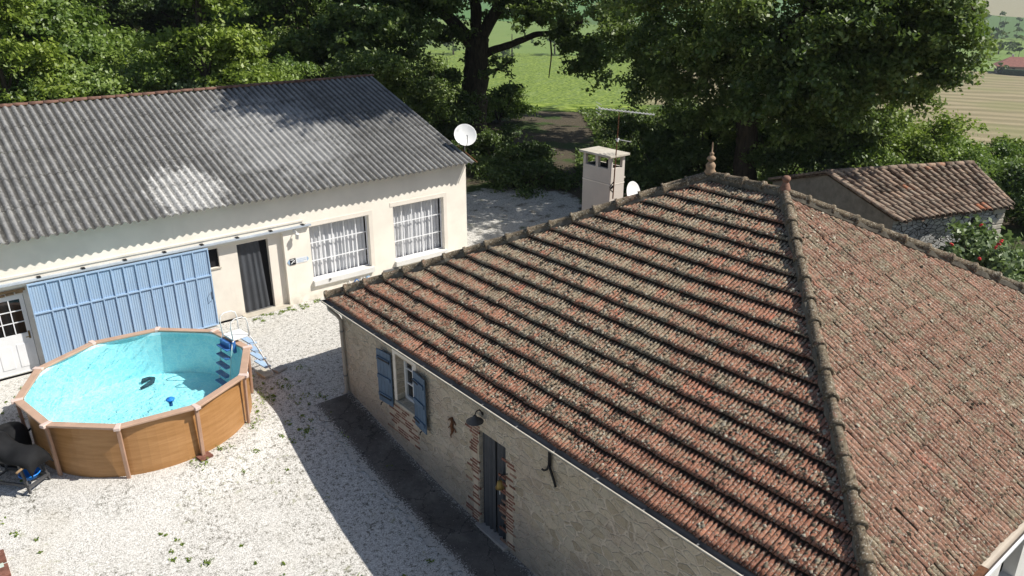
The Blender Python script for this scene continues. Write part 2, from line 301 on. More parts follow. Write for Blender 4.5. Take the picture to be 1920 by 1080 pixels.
MAT = dict(
    joint=m_conc('lime_joint', (.44, .37, .29), (.58, .50, .40), 5),
    moss=m_moss(),
    navy2=simple('dark_hose', (.02, .05, .07), .6, .1),
    railm=simple('galvanised_rail', (.46, .51, .57), .5, .12, 3),
    ridge_old=simple('old_ridge', (.17, .095, .07), .9, .35, 7),
    gravel=m_gravel(), render=m_roughcast('cream_render', (.90, .845, .745), .4), reveal=m_roughcast('pale_render', (.82, .76, .67)), white_render=m_roughcast('white_render', (.74, .73, .70), .1),
    chimney=m_roughcast('chimney_render', (.60, .55, .49), .2), stone=m_stone(), tileW=m_tile('clay_tile_west'), tileS=m_tile('clay_tile_south', mode='S'), tileR=m_tile('ridge_tile', mode='R'),
    fibre=m_fibre(), sheet=m_wood_panel(), rail=simple('pool_rail_resin', (.46, .31, .225), .5, .08, 3), post=simple('pool_post_resin', (.40, .25, .175), .5, .1, 3), cap=simple('pool_rail_joint', (.66, .52, .46), .45, .05),
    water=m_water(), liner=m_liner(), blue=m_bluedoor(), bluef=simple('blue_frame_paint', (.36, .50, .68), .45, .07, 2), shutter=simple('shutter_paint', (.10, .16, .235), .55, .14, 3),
    white=simple('white_paint', (.78, .79, .80), .4, .04, 3), grey=simple('zinc', (.20, .20, .20), .45, .18, 5, .5, .3), dgrey=simple('dark_zinc', (.075, .075, .078), .55, .2, 4), iron=simple('black_iron', (.012, .012, .013), .5, .2),
    beige=simple('beige_pvc', (.42, .37, .31), .5, .08, 3), conc=m_path(), paver=m_conc('paver', (.30, .28, .26), (.42, .40, .37)), slab=m_conc('pale_concrete', (.42, .38, .31), (.60, .56, .48)),
    brick=simple('red_brick', (.25, .12, .09), .85, .3, 9, .1, .4), brickp=simple('pale_brick', (.32, .21, .16), .85, .25, 9, .1, .4), dark=simple('dark_inside', (.012, .012, .014), .9, .1), curtain=simple('lace_curtain', (.60, .61, .63), .9, .06, 3),
    dcurtain=simple('dark_mesh_curtain', (.055, .06, .07), .55, .15, 2, .4), grid=simple('window_bar', (.80, .81, .83), .4, .03), rust=simple('rusty_iron', (.13, .055, .025), .8, .35, 18), bluep=simple('blue_plastic', (.02, .22, .70), .35, .06), navy=simple('step_plastic', (.05, .16, .42), .4, .08),
    fabric=simple('charcoal_fabric', (.013, .0135, .015), .8, .25, 5, .3, .3), timber=simple('timber', (.30, .20, .11), .8, .25, 7), clay=simple('terracotta', (.25, .145, .105), .8, .25, 14, .2, .3), ochre=simple('ochre_clay', (.32, .22, .14), .75, .2, 14), mortar=m_conc('mortar', (.09, .078, .06), (.20, .18, .145), 6),
    canal=m_canal(), rubble=m_rubble(), rough=m_conc('grey_roughcast', (.19, .175, .15), (.34, .315, .27), 4), alu=simple('aluminium', (.68, .68, .68), .35, .1, 9, .5, .0), brass=simple('brass', (.20, .14, .04), .4, .2, 6, .5, .6), bark=m_bark(), dish=simple('dish_white', (.80, .80, .79), .45, .05),
    green=simple('pale_green_tile', (.45, .52, .46), .6, .12, 8), flower=simple('red_flower', (.60, .05, .05), .6, .2), redroof=simple('red_roof', (.30, .13, .10), .9, .15, 1), hedge=simple('hedge', (.03, .055, .02), .95, .4, 2),
)
g = NT('glass'); g.b.inputs['Roughness'].default_value = .05; g.b.inputs['Base Color'].default_value = (.01, .012, .014, 1); g.b.inputs['Specular IOR Level'].default_value = .8; MAT['glass'] = g.mat
LEAF = dict(oak=m_leaf('oak_leaf', (.040, .080, .015), (.11, .17, .032), (.23, .30, .07), .38), lime=m_leaf('yellow_green_leaf', (.09, .145, .016), (.21, .295, .035), (.34, .42, .07), .42),
            mid=m_leaf('green_leaf', (.055, .11, .02), (.14, .225, .038), (.27, .37, .07), .42), blue=m_leaf('blue_green_leaf', (.045, .085, .03), (.115, .175, .07), (.24, .31, .14), .3), dark=m_leaf('dark_leaf', (.024, .05, .013), (.065, .11, .024), (.14, .20, .046), .3))
# ---------------------------------------------------------------- terrain
def sm(t): t = np.clip(t, 0, 1); return t*t*(3-2*t)
YC = (3.28, 16.89)
def dip(x, y):   # the yard falls gently to the south; the pool stands on a levelled pad
    yard = np.interp(y, [-20, 4, 7, 8.4, 10.2, 11.4, 12.9, 14.9, 17, 21], [-1.9, -1.5, -1.22, -1.10, -.97, -.86, -.67, -.33, 0, 0]); k = sm((36-np.hypot(x, y))/10)
    q = sm((np.hypot(x-YC[0], y-YC[1])-2.45)/.8); z = yard*k*q + -.18*(1-q); return z
def height(x, y):
    r = np.hypot(x, y); az = np.degrees(np.arctan2(y, x)); d = np.abs(az-50)
    r0 = 55 - 17*sm((38-az)/14); D = 33*sm((r-r0)/(180-r0)); w = sm((az-58)/9)*(az > 0) + (az < -5) + (az > 120); w = np.clip(w, 0, 1)
    far = np.clip(r-650, 0, None)*.022 + 9*np.sin(r/310+az/9)*sm((r-600)/500)
    z = -(D)*(1-w) + w*8*sm((r-34)/60)*(az > 40) + far
    und = .10*np.sin(x*.31+1)*np.sin(y*.27)*sm((r-28)/20)
    return z + und + dip(x, y)
azs = np.radians(np.concatenate([np.arange(-8, 108, .42), np.arange(108, 352, 6.)])); azs = np.append(azs, azs[0] + 2*math.pi)
def polar(rs):
    A, R_ = np.meshgrid(azs, rs); x = (R_*np.cos(A)).ravel(); y = (R_*np.sin(A)).ravel(); z = height(x, y)
    n, m = len(azs), len(rs); i, j = np.meshgrid(np.arange(m-1), np.arange(n-1), indexing='ij'); a = (i*n+j).ravel()
    return np.c_[x, y, z], np.c_[a, a+1, a+n+1, a+n], x, y
def seg(x, y, a, b):
    a = np.array(a, float); b = np.array(b, float); d = b-a; t = np.clip(((x-a[0])*d[0]+(y-a[1])*d[1])/(d@d), 0, 1); return np.hypot(x-a[0]-t*d[0], y-a[1]-t*d[1])
V, F, x, y = polar(np.geomspace(1.2, 58, 230))
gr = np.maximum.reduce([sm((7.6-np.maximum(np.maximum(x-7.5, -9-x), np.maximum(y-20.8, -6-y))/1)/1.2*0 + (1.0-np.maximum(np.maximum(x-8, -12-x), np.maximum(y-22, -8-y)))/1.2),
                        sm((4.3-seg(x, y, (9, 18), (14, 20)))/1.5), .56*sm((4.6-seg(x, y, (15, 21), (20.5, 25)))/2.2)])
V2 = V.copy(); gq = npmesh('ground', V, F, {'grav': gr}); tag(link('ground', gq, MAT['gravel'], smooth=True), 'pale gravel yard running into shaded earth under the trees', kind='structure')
def m_field():
    n = NT('fields'); x, y, z = n.xyz(); s = n.math('ADD', n.math('MULTIPLY', x, .883), n.math('MULTIPLY', y, .469)); t = n.math('SUBTRACT', n.math('MULTIPLY', y, .883), n.math('MULTIPLY', x, .469))
    sw = n.math('ADD', s, n.math('MULTIPLY', n.math('SUBTRACT', n.noise(.012, 3), .5), 22)); sw = n.math('ADD', sw, n.math('MULTIPLY', t, -.04))
    st = n.math('SINE', n.math('MULTIPLY', sw, 2*math.pi/10.5)); st2 = n.math('ADD', n.math('MULTIPLY', st, .5), n.math('MULTIPLY', n.math('SUBTRACT', n.noise(1, 4, .6, n.comb(n.math('MULTIPLY', s, .35), n.math('MULTIPLY', t, .02))), .5), 2.6))
    fine = n.noise(1.2, 4, .7)
    stub = n.mix(n.step(st2, -.8, .9), (.20, .175, .10), (.34, .285, .18)); stub = n.mix(n.math('MULTIPLY', n.step(n.noise(.03, 4), .45, .65), .5), stub, (.20, .21, .09)); stub = n.mix(n.math('MULTIPLY', n.step(fine, .5, .7), .3), stub, (.20, .17, .09))
    grass = n.ramp(n.noise(.9, 5, .75), [(.38, (.04, .08, .014)), (.5, (.145, .21, .035)), (.62, (.31, .38, .09))]); dkg = n.ramp(n.noise(.8, 5, .7), [(.3, (.03, .06, .018)), (.7, (.09, .13, .04))])
    green = n.mix(n.math('MULTIPLY', n.step(n.noise(1, 4, .7, n.comb(n.math('MULTIPLY', s, .05), n.math('MULTIPLY', t, .6))), .5, .62), .45), grass, (.17, .23, .10))
    az = n.math('ARCTAN2', y, x); rn = n.math('ADD', s, n.math('MULTIPLY', n.math('SUBTRACT', n.noise(.05, 4), .5), 26))
    cR = n.mix(n.step(n.math('ADD', rn, n.math('MULTIPLY', t, -.25)), 195, 205), dkg, stub)
    near = n.mix(n.step(az, .70, .745), cR, green); near = n.mix(n.step(az, 1.02, 1.08), near, n.ramp(n.noise(1.5, 5, .7), [(.3, (.02, .022, .012)), (.7, (.06, .06, .03))]))
    cell = n.xyz(n.vor(.0032, 'F1', n.scale(n.pos, (1, 1, 0)), 'Color'))[0]; patch = n.ramp(cell, [(0, (.10, .20, .06)), (.3, (.28, .26, .17)), (.5, (.12, .21, .08)), (.7, (.33, .28, .21)), (.85, (.09, .15, .05))], 'CONSTANT')
    mead = n.mix(n.noise(.02, 3), (.12, .20, .05), (.20, .26, .08)); farc = n.mix(n.step(s, 700, 705), mead, patch)
    c = n.mix(n.step(n.math('ADD', s, n.math('MULTIPLY', t, -.02)), 446, 448), near, farc)
    return n.done(c, .95, .05)
V, F, x, y = polar(np.geomspace(58, 6500, 170)); tag(link('field', npmesh('field', V, F), m_field(), smooth=True), 'green meadow, striped mown stubble and distant patchwork in the valley', kind='structure')
# sunken concrete path along the wall
xs = np.linspace(6.35, 7.5, 9); ys = np.linspace(2.0, 15.25, 260); X, Y = np.meshgrid(xs, ys); e = .04*np.sin(Y*2.3)+.03*np.sin(Y*5.1+1)+.03*np.sin(Y*17)+.03*np.sin(Y*31+2)+RNG.normal(0, .02, Y.shape); X = X + e*(X < 6.5)
def sheet(name, X, Y, Z, mat, label, parent=None, kind='structure'):
    m, n = X.shape; i, j = np.meshgrid(np.arange(m-1), np.arange(n-1), indexing='ij'); a = (i*n+j).ravel()
    o = link(name, npmesh(name, np.c_[X.ravel(), Y.ravel(), Z.ravel()], np.c_[a, a+1, a+n+1, a+n]), mat, parent, True); return tag(o, label, kind=kind)
sheet('path', X, Y, height(X, Y)+.022, MAT['conc'], 'dark concrete path sloping along the foot of the stone house')
gz_ = lambda x, y: float(height(np.array([float(x)]), np.array([float(y)]))[0])
# tiled terrace corner at the bottom left edge
X, Y = np.meshgrid(np.linspace(-3, .0, 5), np.linspace(9, 14.3, 12)); sheet('terrace', X, Y, height(X, Y)+.025, MAT['green'], 'corner of a pale tiled terrace beside the gravel')
mb = MB()
for k in range(13): yk = 9.7+k*.36; zk = gz_(0, yk+.17); mb.box((-.12, yk, zk-.02), (.06, yk+.34, zk+.04))
tag(mb.build('paving_border', MAT['brick'], bevel=.006), 'red brick edging of the terrace at the lower left of the gravel', 'paving')

# ---------------------------------------------------------------- the stone house
ZE, AP = 2.36, 5.32; XW, XE, YN, YS = 6.955, 18.155, 15.08, 2.32; RX = 12.555; F1 = Vector((RX, 9.25, AP)); F2 = Vector((RX, 7.58, AP))
HS = 1.05; HZ = -.45
def onhouse(o): o.location = (o.location.x*HS, o.location.y*HS, o.location.z*HS+HZ); o.scale = (HS, HS, HS); return o   # the house and what hangs on it, 5 percent up in size
house = empty('stone_house', (7.08, 14.65, 0)); onhouse(house); tag(house, 'stone farmhouse with hipped red clay tile roof and blue shutters', 'house')
HP = Vector((7.08, 14.65, 0))
def loc(o): o.location = -HP; return o     # children keep world coordinates
mb = MB(); wz0 = -1.1
# west wall runs from Y=14.65 down to 2.75 (u grows southwards)
holed(mb, (7.08, 14.65, wz0), (0, -1, 0), (0, 0, 1), 11.9, 2.36-wz0, [(14.65-12.40, 14.65-11.72, .92-wz0, 1.96-wz0, .28), (14.65-9.62, 14.65-8.86, -.5-wz0, 1.57-wz0, .28)], .28)
mb.quad((17.9, 14.65, wz0), (7.08, 14.65, wz0), (7.08, 14.65, 2.36), (17.9, 14.65, 2.36)); mb.quad((17.9, 2.75, wz0), (17.9, 14.65, wz0), (17.9, 14.65, 2.36), (17.9, 2.75, 2.36))
loc(mb.build('wall', MAT['stone'], house))
mb = MB(); holed(mb, (7.08, 2.75, wz0), (1, 0, 0), (0, 0, 1), 10.82, 2.36-wz0, [(2.35, 3.35, .7-wz0, 1.9-wz0, .2), (5.1, 6.1, -.4-wz0, 1.9-wz0, .2)], .2); o = loc(mb.build('wall', MAT['white_render'], house)); o['label'] = 'white rendered south wall'
for k, xx in enumerate((8.88, 10.45)):
    s = MB(); s.box((xx, 2.69, .72), (xx+.52, 2.73, 1.92)); s.box((xx+.05, 2.665, .9), (xx+.47, 2.69, .98)); s.box((xx+.05, 2.665, 1.65), (xx+.47, 2.69, 1.73)); loc(s.build('shutter', MAT['bluef'], house))
w = MB(); w.box((9.43, 2.95, .7), (10.43, 2.97, 1.9)); w = loc(w.build('window', MAT['glass'], house))
def tiled_face(name, O, U, Vh, L, run, rise, cl, cr, courses, mat, tw=.2, h=.05, rib=.03, seed=1, ribs=2, lap_shade=1.):
    """clay tile slope: every tile a little different in height, tilt and tone; O = eave corner, U along the eave, Vh horizontal uphill"""
    R = np.random.default_rng(seed); O = np.array(O, float); U = np.array(U, float); Vh = np.array(Vh, float); SL = math.hypot(run, rise)
    Vd = (Vh*run + np.array([0, 0, rise]))/SL; N = np.cross(U, Vd); N *= np.sign(N[2]); exp_ = SL/courses
    pu = np.array([0, .14, .34, .5, .66, .86]); prof_u = np.append(np.concatenate([(pu+k)/ribs for k in range(ribs)]), 1.); pr = np.abs(np.sin(prof_u*ribs*math.pi))**.6; pr[np.abs(prof_u*ribs-np.round(prof_u*ribs)) < .01] = 0
    vs, fs, tr, pf, nv = [], [], [], [], 0; K = len(prof_u)
    for i in range(courses):
        nt = int(math.ceil(L/tw))+1
        for j in range(-1, nt):
            u0 = j*tw + R.normal(0, .002)
            vc = (i+.5)*exp_; umin, umax = cl*vc/SL, L-cr*vc/SL
            if u0+tw < umin-.25 or u0 > umax+.25: continue
            jz = R.normal(0, .005); sk = R.normal(0, .006); tilt = R.normal(0, .005); v0 = i*exp_-.03+R.normal(0, .006); v1 = (i+1)*exp_+.04; dp = R.uniform(.85, 1.1)
            rows = [(v0+(.045 if h > .03 else .004), min(h-.048, -.002), .5), (v0, h, .9), (v0+.10, h*.8, 1), (v0+.2, h*.5, 1), (v0+exp_-.07, h*.24, 1), (v1, .004, 1)]
            uu = u0 + prof_u*tw*1.0
            for q, (v, z, ps) in enumerate(rows):
                a, b = cl*max(v, 0)/SL, L-cr*max(v, 0)/SL; uc = np.clip(uu + sk*(1-q/4), a, b)
                zz = z + jz + pr*rib*dp*ps + tilt*(prof_u-.5) + (R.normal(0, .003, K) if 0 < q < 5 else 0)
                vv = v + (R.normal(0, .004, K) if q < 2 else 0)
                vs.append(O + uc[:, None]*U + (np.full(K, v)+vv*0+ (vv-v))[:, None]*Vd + zz[:, None]*N); pf.append(pr*0-.2 if q == 0 else (pr-1.3*lap_shade if q == 5 else pr-.35*lap_shade if q == 4 else pr))  # risers and strips under the laps darkened: course shadow painted into the tiles
            for q in range(5):
                a = nv+q*K+np.arange(K-1); fs.append(np.c_[a, a+1, a+K+1, a+K]); 
            t = R.beta(2.2, 2.2); tr.append(np.full(5*(K-1), t)); nv += 6*K
    V = np.vstack(vs); Fc = np.vstack(fs)
    if np.dot(np.cross(V[Fc[20, 1]]-V[Fc[20, 0]], V[Fc[20, 2]]-V[Fc[20, 0]]), N) < 0: Fc = Fc[:, ::-1]
    # drop faces collapsed onto a hip line
    a = np.linalg.norm(V[Fc[:, 0]]-V[Fc[:, 1]], axis=1)+np.linalg.norm(V[Fc[:, 2]]-V[Fc[:, 3]], axis=1); keep = a > 1e-4
    return npmesh(name, V, Fc[keep], {'prof': np.concatenate(pf)}, {'tr': np.concatenate(tr)[keep]})
def moss(name, O, U, Vh, L, run, rise, cl, cr, n, mat, seed):
    """small cushions of moss and lichen crust standing on the tiles"""
    R = np.random.default_rng(seed); O = np.array(O, float); U = np.array(U, float); Vh = np.array(Vh, float); SL = math.hypot(run, rise); Vd = (Vh*run+np.array([0, 0, rise]))/SL; N = np.cross(U, Vd); N *= np.sign(N[2])
    v = R.uniform(.1, SL-.1, n*2); u = R.uniform(0, L, n*2); k = (u > cl*v/SL+.1) & (u < L-cr*v/SL-.1); u, v = u[k][:n], v[k][:n]; n = len(u)
    keep = R.random(n) < .25+.75*sm((np.sin(u*1.1+v*.8)+np.sin(u*.43-v*1.3)+1.3)/2.2); u, v = u[keep], v[keep]; exp_ = SL/18; fr = (v/exp_) % 1; k2 = fr < .68; u, v, fr = u[k2], v[k2], fr[k2]; n = len(u)
    c = O + u[:, None]*U + v[:, None]*Vd + (.018+.036*(1-fr))[:, None]*N; s = .010+.020*R.random(n)**2
    D = np.array([U, -U, Vd, -Vd]); ring = [c + (D[a][None]*s[:, None])*R.uniform(.7, 1.5, n)[:, None] for a in (0, 2, 1, 3)]; top = c + N*(s*R.uniform(.7, 1.2, n))[:, None]
    V = np.stack(ring+[top], 1).reshape(-1, 3); b = np.arange(n)*5; F = np.vstack([np.c_[b+i, b+(i+1) % 4, b+4] for i in range(4)])
    return npmesh(name, V, F, {'tone': np.repeat(R.random(n), 5)})
rise = AP-ZE
roof = MB()
dz = -.035
c4 = [Vector((XW+.03, YS+.03, ZE+dz)), Vector((XE-.03, YS+.03, ZE+dz)), Vector((XE-.03, YN-.03, ZE+dz)), Vector((XW+.03, YN-.03, ZE+dz))]; f1 = F1+Vector((0, 0, dz)); f2 = F2+Vector((0, 0, dz))
roof.quad(c4[0], c4[3], f1, f2); roof.quad(c4[0], f2, c4[1]); roof.quad(c4[1], f2, f1, c4[2]); roof.quad(c4[2], f1, c4[3])
b4 = [p+Vector((0, 0, -.10)) for p in c4]
for a, b in ((0, 1), (1, 2), (2, 3), (3, 0)): roof.quad(b4[a], b4[b], c4[b], c4[a])
roof.quad(*b4)
RO = loc(roof.build('roof', MAT['timber'], house))
def kid(o): return o
def sub(o): o.location = (0, 0, 0); return o
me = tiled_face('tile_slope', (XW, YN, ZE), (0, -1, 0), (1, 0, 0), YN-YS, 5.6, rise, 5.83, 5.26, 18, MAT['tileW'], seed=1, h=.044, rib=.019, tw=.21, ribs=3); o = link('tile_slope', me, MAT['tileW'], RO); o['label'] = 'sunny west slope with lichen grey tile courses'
me = tiled_face('tile_slope', (XW, YS, ZE), (1, 0, 0), (0, 1, 0), XE-XW, 5.26, rise, 5.6, 5.6, 17, MAT['tileS'], seed=2, h=.020, rib=.028, tw=.18, lap_shade=.25); o = link('tile_slope', me, MAT['tileS'], RO); o['label'] = 'south slope of reddish ribbed tiles'
o = link('moss', moss('moss', (XW, YN, ZE), (0, -1, 0), (1, 0, 0), YN-YS, 5.6, rise, 5.83, 5.26, 20000, None, 5), MAT['moss'], RO); o['kind'] = 'stuff'
o = link('moss', moss('moss', (XW, YS, ZE), (1, 0, 0), (0, 1, 0), XE-XW, 5.26, rise, 5.6, 5.6, 2500, None, 6), MAT['moss'], RO); o['kind'] = 'stuff'
me = tiled_face('tile_slope', (XE, YS, ZE), (0, 1, 0), (-1, 0, 0), YN-YS, 5.6, rise, 5.26, 5.83, 18, MAT['tileW'], seed=3); link('tile_slope', me, MAT['tileW'], RO)
me = tiled_face('tile_slope', (XE, YN, ZE), (-1, 0, 0), (0, -1, 0), XE-XW, 5.83, rise, 5.6, 5.6, 18, MAT['tileW'], seed=4); link('tile_slope', me, MAT['tileW'], RO)
def caps(name, A, B, n, r=.115, seed=1, mat=None, parent=None, collar=True, squash=.8):
    """row of overlapping half-round ridge tiles from A (low) to B (high)"""
    R = np.random.default_rng(seed); A = np.array(A, float); B = np.array(B, float); d = B-A; L = np.linalg.norm(d); d /= L; s = np.cross(d, (0, 0, 1)); s /= np.linalg.norm(s); u = np.cross(s, d)
    vs, fs, tr, nv = [], [], [], 0; K = 9; th = np.linspace(-.12*math.pi, 1.12*math.pi, K)
    for i in range(n):
        a0 = A+d*(L*i/n); ln = L/n*1.10; jr = R.normal(0, .005); js = R.normal(0, .006)
        rr = [(0, r-.02, 0), (0, r+.022, 1), (.045, r+.022, 1), (.055, r+.004, 1), (ln*.5, r-.004, 1), (ln, r-.014, 1)] if collar else [(0, r-.025, 0), (0, r+.008, 1), (ln*.5, r-.002, 1), (ln, r-.018, 1)]
        for v, q, _ in rr: vs.append(a0 + d*v + s*js + (np.cos(th)[:, None]*s*(q+jr)) + (np.sin(th)[:, None]*u*(q+jr)*squash) + R.normal(0, .002, (K, 3)))
        for k in range(len(rr)-1):
            a = nv+k*K+np.arange(K-1); fs.append(np.c_[a, a+K, a+K+1, a+1])
        tr.append(np.full((len(rr)-1)*(K-1), R.beta(2, 2))); nv += len(rr)*K
    V = np.vstack(vs); Fc = np.vstack(fs); return link(name, npmesh(name, V, Fc, {'prof': np.ones(len(V))}, {'tr': np.concatenate(tr)}), mat or MAT['tileR'], parent)
up = Vector((0, 0, .08))
hips = [((XW, YN, ZE), F1, 18, 11), ((XW, YS, ZE), F2, 17, 12), ((XE, YS, ZE), F2, 17, 13), ((XE, YN, ZE), F1, 18, 14), (F2, F1, 4, 15)]
for a, b, nn, sd in hips: o = caps('ridge_tiles', Vector(a)+up, Vector(b)+up, nn, .082, sd, squash=1.1, parent=RO)
# mortar bedding under the hip tiles, roughly smeared
for a, b, nn, sd in hips:
    a = Vector(a)+Vector((0, 0, .015)); b = Vector(b)+Vector((0, 0, .015)); m = MB(); q = [a.lerp(b, t) for t in np.linspace(0.005, .995, 60)]; m.tube(q, [.098+.014*math.sin(i*1.7)+random.uniform(-.01, .01) for i in range(60)], 8); m.build('mortar_bed', MAT['mortar'], RO)
f = MB(); f.lathe([(.001, 0), (.115, .0), (.12, .05), (.085, .10), (.095, .14), (.10, .19), (.07, .235), (.04, .25), (.05, .27), (.085, .30), (.09, .335), (.055, .37), (.035, .38), (.04, .40), (.05, .425), (.03, .45), (.016, .46), (.013, .60), (.004, .66), (.001, .665)], (0, 0, 0), 14); f.v = [tuple(F1+Vector((0, 0, .10))+Vector(q)*.95) for q in f.v]; f.build('finial', MAT['ochre'], RO, True)['label'] = 'tall turned finial with a spike'
f = MB(); f.lathe([(.001, 0), (.11, 0), (.11, .03), (.085, .10), (.06, .16), (.05, .175), (.07, .19), (.088, .23), (.08, .27), (.045, .30), (.001, .31)], (0, 0, 0), 14); f.v = [tuple(F2+Vector((0, 0, .10))+Vector(q)*.9) for q in f.v]; f.build('finial', MAT['clay'], RO, True)['label'] = 'short ball finial of terracotta'
# gutters
def gutter(name, A, B, r, mat, parent, out):
    A = Vector(A); B = Vector(B); d = (B-A).normalized(); o = Vector(out); m = MB(); n = 9
    for rr, fl in ((r, 0), (r-.012, 1)):
        for k in range(n):
            t0, t1 = math.pi*k/n, math.pi*(k+1)/n; p = lambda X, t: X + o*(math.cos(t)*rr) + Vector((0, 0, -math.sin(t)*rr)); q = [p(A, t0), p(B, t0), p(B, t1), p(A, t1)]; m.quad(*(q if not fl else q[::-1]))
    for X in (A, B):
        for k in range(n): t0, t1 = math.pi*k/n, math.pi*(k+1)/n; m.quad(X, X + o*(math.cos(t0)*r) + Vector((0, 0, -math.sin(t0)*r)), X + o*(math.cos(t1)*r) + Vector((0, 0, -math.sin(t1)*r)))
    return m.build(name, mat, parent)
gu = loc(gutter('gutter', (6.90, 15.12, 2.335), (6.90, 2.2, 2.335), .075, MAT['grey'], house, (-1, 0, 0)))
m = MB(); m.bar((6.818, 15.13, 2.342), (6.818, 2.2, 2.342), .018, .02); m.build('gutter_bead', MAT['slab'], gu)
m = MB()
for yy in np.arange(2.9, 15, .9): m = MB(); m.bar((6.83, yy, 2.345), (6.98, yy, 2.352), .025, .006); m.build('gutter_bracket', MAT['grey'], gu)
o = loc(gutter('gutter', (6.9, 2.25, 2.325), (18.3, 2.25, 2.325), .075, MAT['beige'], house, (0, -1, 0))); o['label'] = 'pale gutter along the south eave'
m = MB(); m.bar((6.9, 2.16, 2.335), (18.3, 2.16, 2.335), .03, .03); m.build('gutter_bead', MAT['white'], o)
m = MB(); m.box((8.92, 2.19, 2.325), (9.22, 2.31, 2.36)); m.build('rust_patch', MAT['rust'], o)
m = MB(); m.tube([(6.9, 14.90, 2.27), (6.9, 14.88, 2.18), (6.98, 14.66, 2.08), (7.02, 14.60, 1.98), (7.02, 14.6, .28), (6.99, 14.6, .18), (6.93, 14.6, .14)], .042, 10)
dp = loc(m.build('downpipe', MAT['beige'], house, True))
m = MB()
for zz in (.6, 1.7): m = MB(); m.tube([(7.02, 14.6, zz), (7.02, 14.6, zz+.04)], .05, 10); m.build('pipe_clamp', MAT['grey'], dp)
# west window and shutters
wf = MB(); y0, y1, z0, z1 = 11.72, 12.40, .92, 1.96; X0 = 7.26
for a, b in (((X0, y0, z0), (X0+.06, y0+.06, z1)), ((X0, y1-.06, z0), (X0+.06, y1, z1)), ((X0, y0+.06, z0), (X0+.06, y1-.06, z0+.07)), ((X0, y0+.06, z1-.06), (X0+.06, y1-.06, z1)), ((X0-.004, 12.035, z0+.07), (X0+.05, 12.085, z1-.06)), ((X0+.01, y0+.06, 1.29), (X0+.04, 12.035, 1.315)), ((X0+.01, y0+.06, 1.62), (X0+.04, 12.035, 1.645)), ((X0+.01, 12.085, 1.29), (X0+.04, y1-.06, 1.315)), ((X0+.01, 12.085, 1.62), (X0+.04, y1-.06, 1.645))): wf.box(a, b)
wf = loc(wf.build('window', MAT['white'], house)); m = MB(); m.box((X0+.045, y0+.02, z0+.02), (X0+.052, y1-.02, z1-.02)); m.build('pane', MAT['glass'], wf)
m = MB(); m.box((7.03, 11.66, .86), (7.34, 12.46, .917)); m.build('sill', MAT['slab'], wf, bevel=.008)
m = MB(); m.box((7.066, 11.62, .92), (7.09, 11.715, 2.0)); m.box((7.066, 12.405, .92), (7.09, 12.5, 2.0)); m.box((7.066, 11.62, 2.0), (7.09, 12.5, 2.12)); m.build('surround', MAT['reveal'], wf)
def shutter(yc, hinge):
    M = Matrix.Translation((7.04, hinge, 0)) @ Matrix.Rotation(rad(6 if yc > hinge else -6), 4, 'Z') @ Matrix.Translation((-7.04, -hinge, 0)); m = MB(); a, b = (hinge, hinge+.47) if yc > hinge else (hinge-.47, hinge)
    for k in range(4): m.box((7.015, a+k*.1175+.003, .73), (7.04, a+(k+1)*.1175-.003, 1.93), M)
    for z in (.86, 1.28, 1.70): m.box((6.985, a+.03, z), (7.013, b-.03, z+.085), M)
    s = loc(m.build('shutter', MAT['shutter'], house)); m = MB()
    for z in (.885, 1.735): m = MB(); m.box((6.975, min(hinge, yc)-.0, z), (6.984, max(hinge, yc), z+.03), M); m.build('strap_hinge', MAT['iron'], s)
    m = MB(); m = MB(); m.tube([(7.0, yc, .69), (6.96, yc, .69), (6.95, yc, .64)], .012, 6); m.build('shutter_hook', MAT['iron'], s)
shutter(12.9, 12.52); shutter(11.4, 11.66)
# bricks: beside the door and under the window
def bricks(rects, name, seed):
    R = random.Random(seed); m = MB()
    for ya, yb, za, zb in rects:
        m.mi = 2; m.box((7.0755, ya+.03, za), (7.1, yb-.03, zb)); z = za; row = 0
        while z < zb:
            y = ya + R.uniform(-.05, .05)
            while y < yb + R.uniform(-.06, .06):
                L = R.uniform(.17, .25)
                if R.random() < .72: m.mi = R.choice((0, 0, 1)); m.box((7.071+R.uniform(0, .004), y, z), (7.1, y+L-.014, z+.040))
                y += L
            z += .062; row += 1
    return loc(m.build(name, [MAT['brick'], MAT['brickp'], MAT['joint']], house))
bricks([(8.62, 8.84, -.45, 1.3)], 'brick_surround', 3); bricks([(9.64, 9.84, -.45, 1.62)], 'brick_surround', 6); bricks([(11.65, 12.62, .12, .80)], 'brick_patch', 4)
# door with dark fly curtain
m = MB(); m.box((7.28, 8.86, -.5), (7.31, 9.62, 1.57)); dr = loc(m.build('door', MAT['dark'], house)); m = MB()
def drape(m, y0, y1, z0, z1, X, n, amp, fl=0, axis='y'):
    K = n*6; 
    for k in range(K):
        t0, t1 = k/K, (k+1)/K; a = y0+(y1-y0)*t0; b = y0+(y1-y0)*t1; w0 = amp*math.sin(t0*n*2*math.pi+.5*math.sin(t0*9)); w1 = amp*math.sin(t1*n*2*math.pi+.5*math.sin(t1*9))
        if axis == 'y': m.quad((X+w0*.5, a, z1), (X+w0*1.2, a+fl*t0, z0), (X+w1*1.2, b+fl*t1, z0), (X+w1*.5, b, z1))
        else: m.quad((a, X+w0*.5, z1), (a+fl*t0, X+w0*1.2, z0), (b+fl*t1, X+w1*1.2, z0), (b, X+w1*.5, z1))
drape(m, 9.60, 9.24, -.48, 1.53, 7.15, 3, .022); drape(m, 9.21, 8.90, -.48, 1.53, 7.16, 3, .022); m.build('curtain', MAT['dcurtain'], dr, True)
m = MB(); m.tube([(7.13, 8.87, 1.545), (7.13, 9.61, 1.545)], .012, 6); m.build('curtain_rail', MAT['grey'], dr)
m = MB(); m.box((6.99, 8.80, -.62), (7.2, 9.70, -.47)); m.build('doorstep', MAT['paver'], dr, bevel=.01)
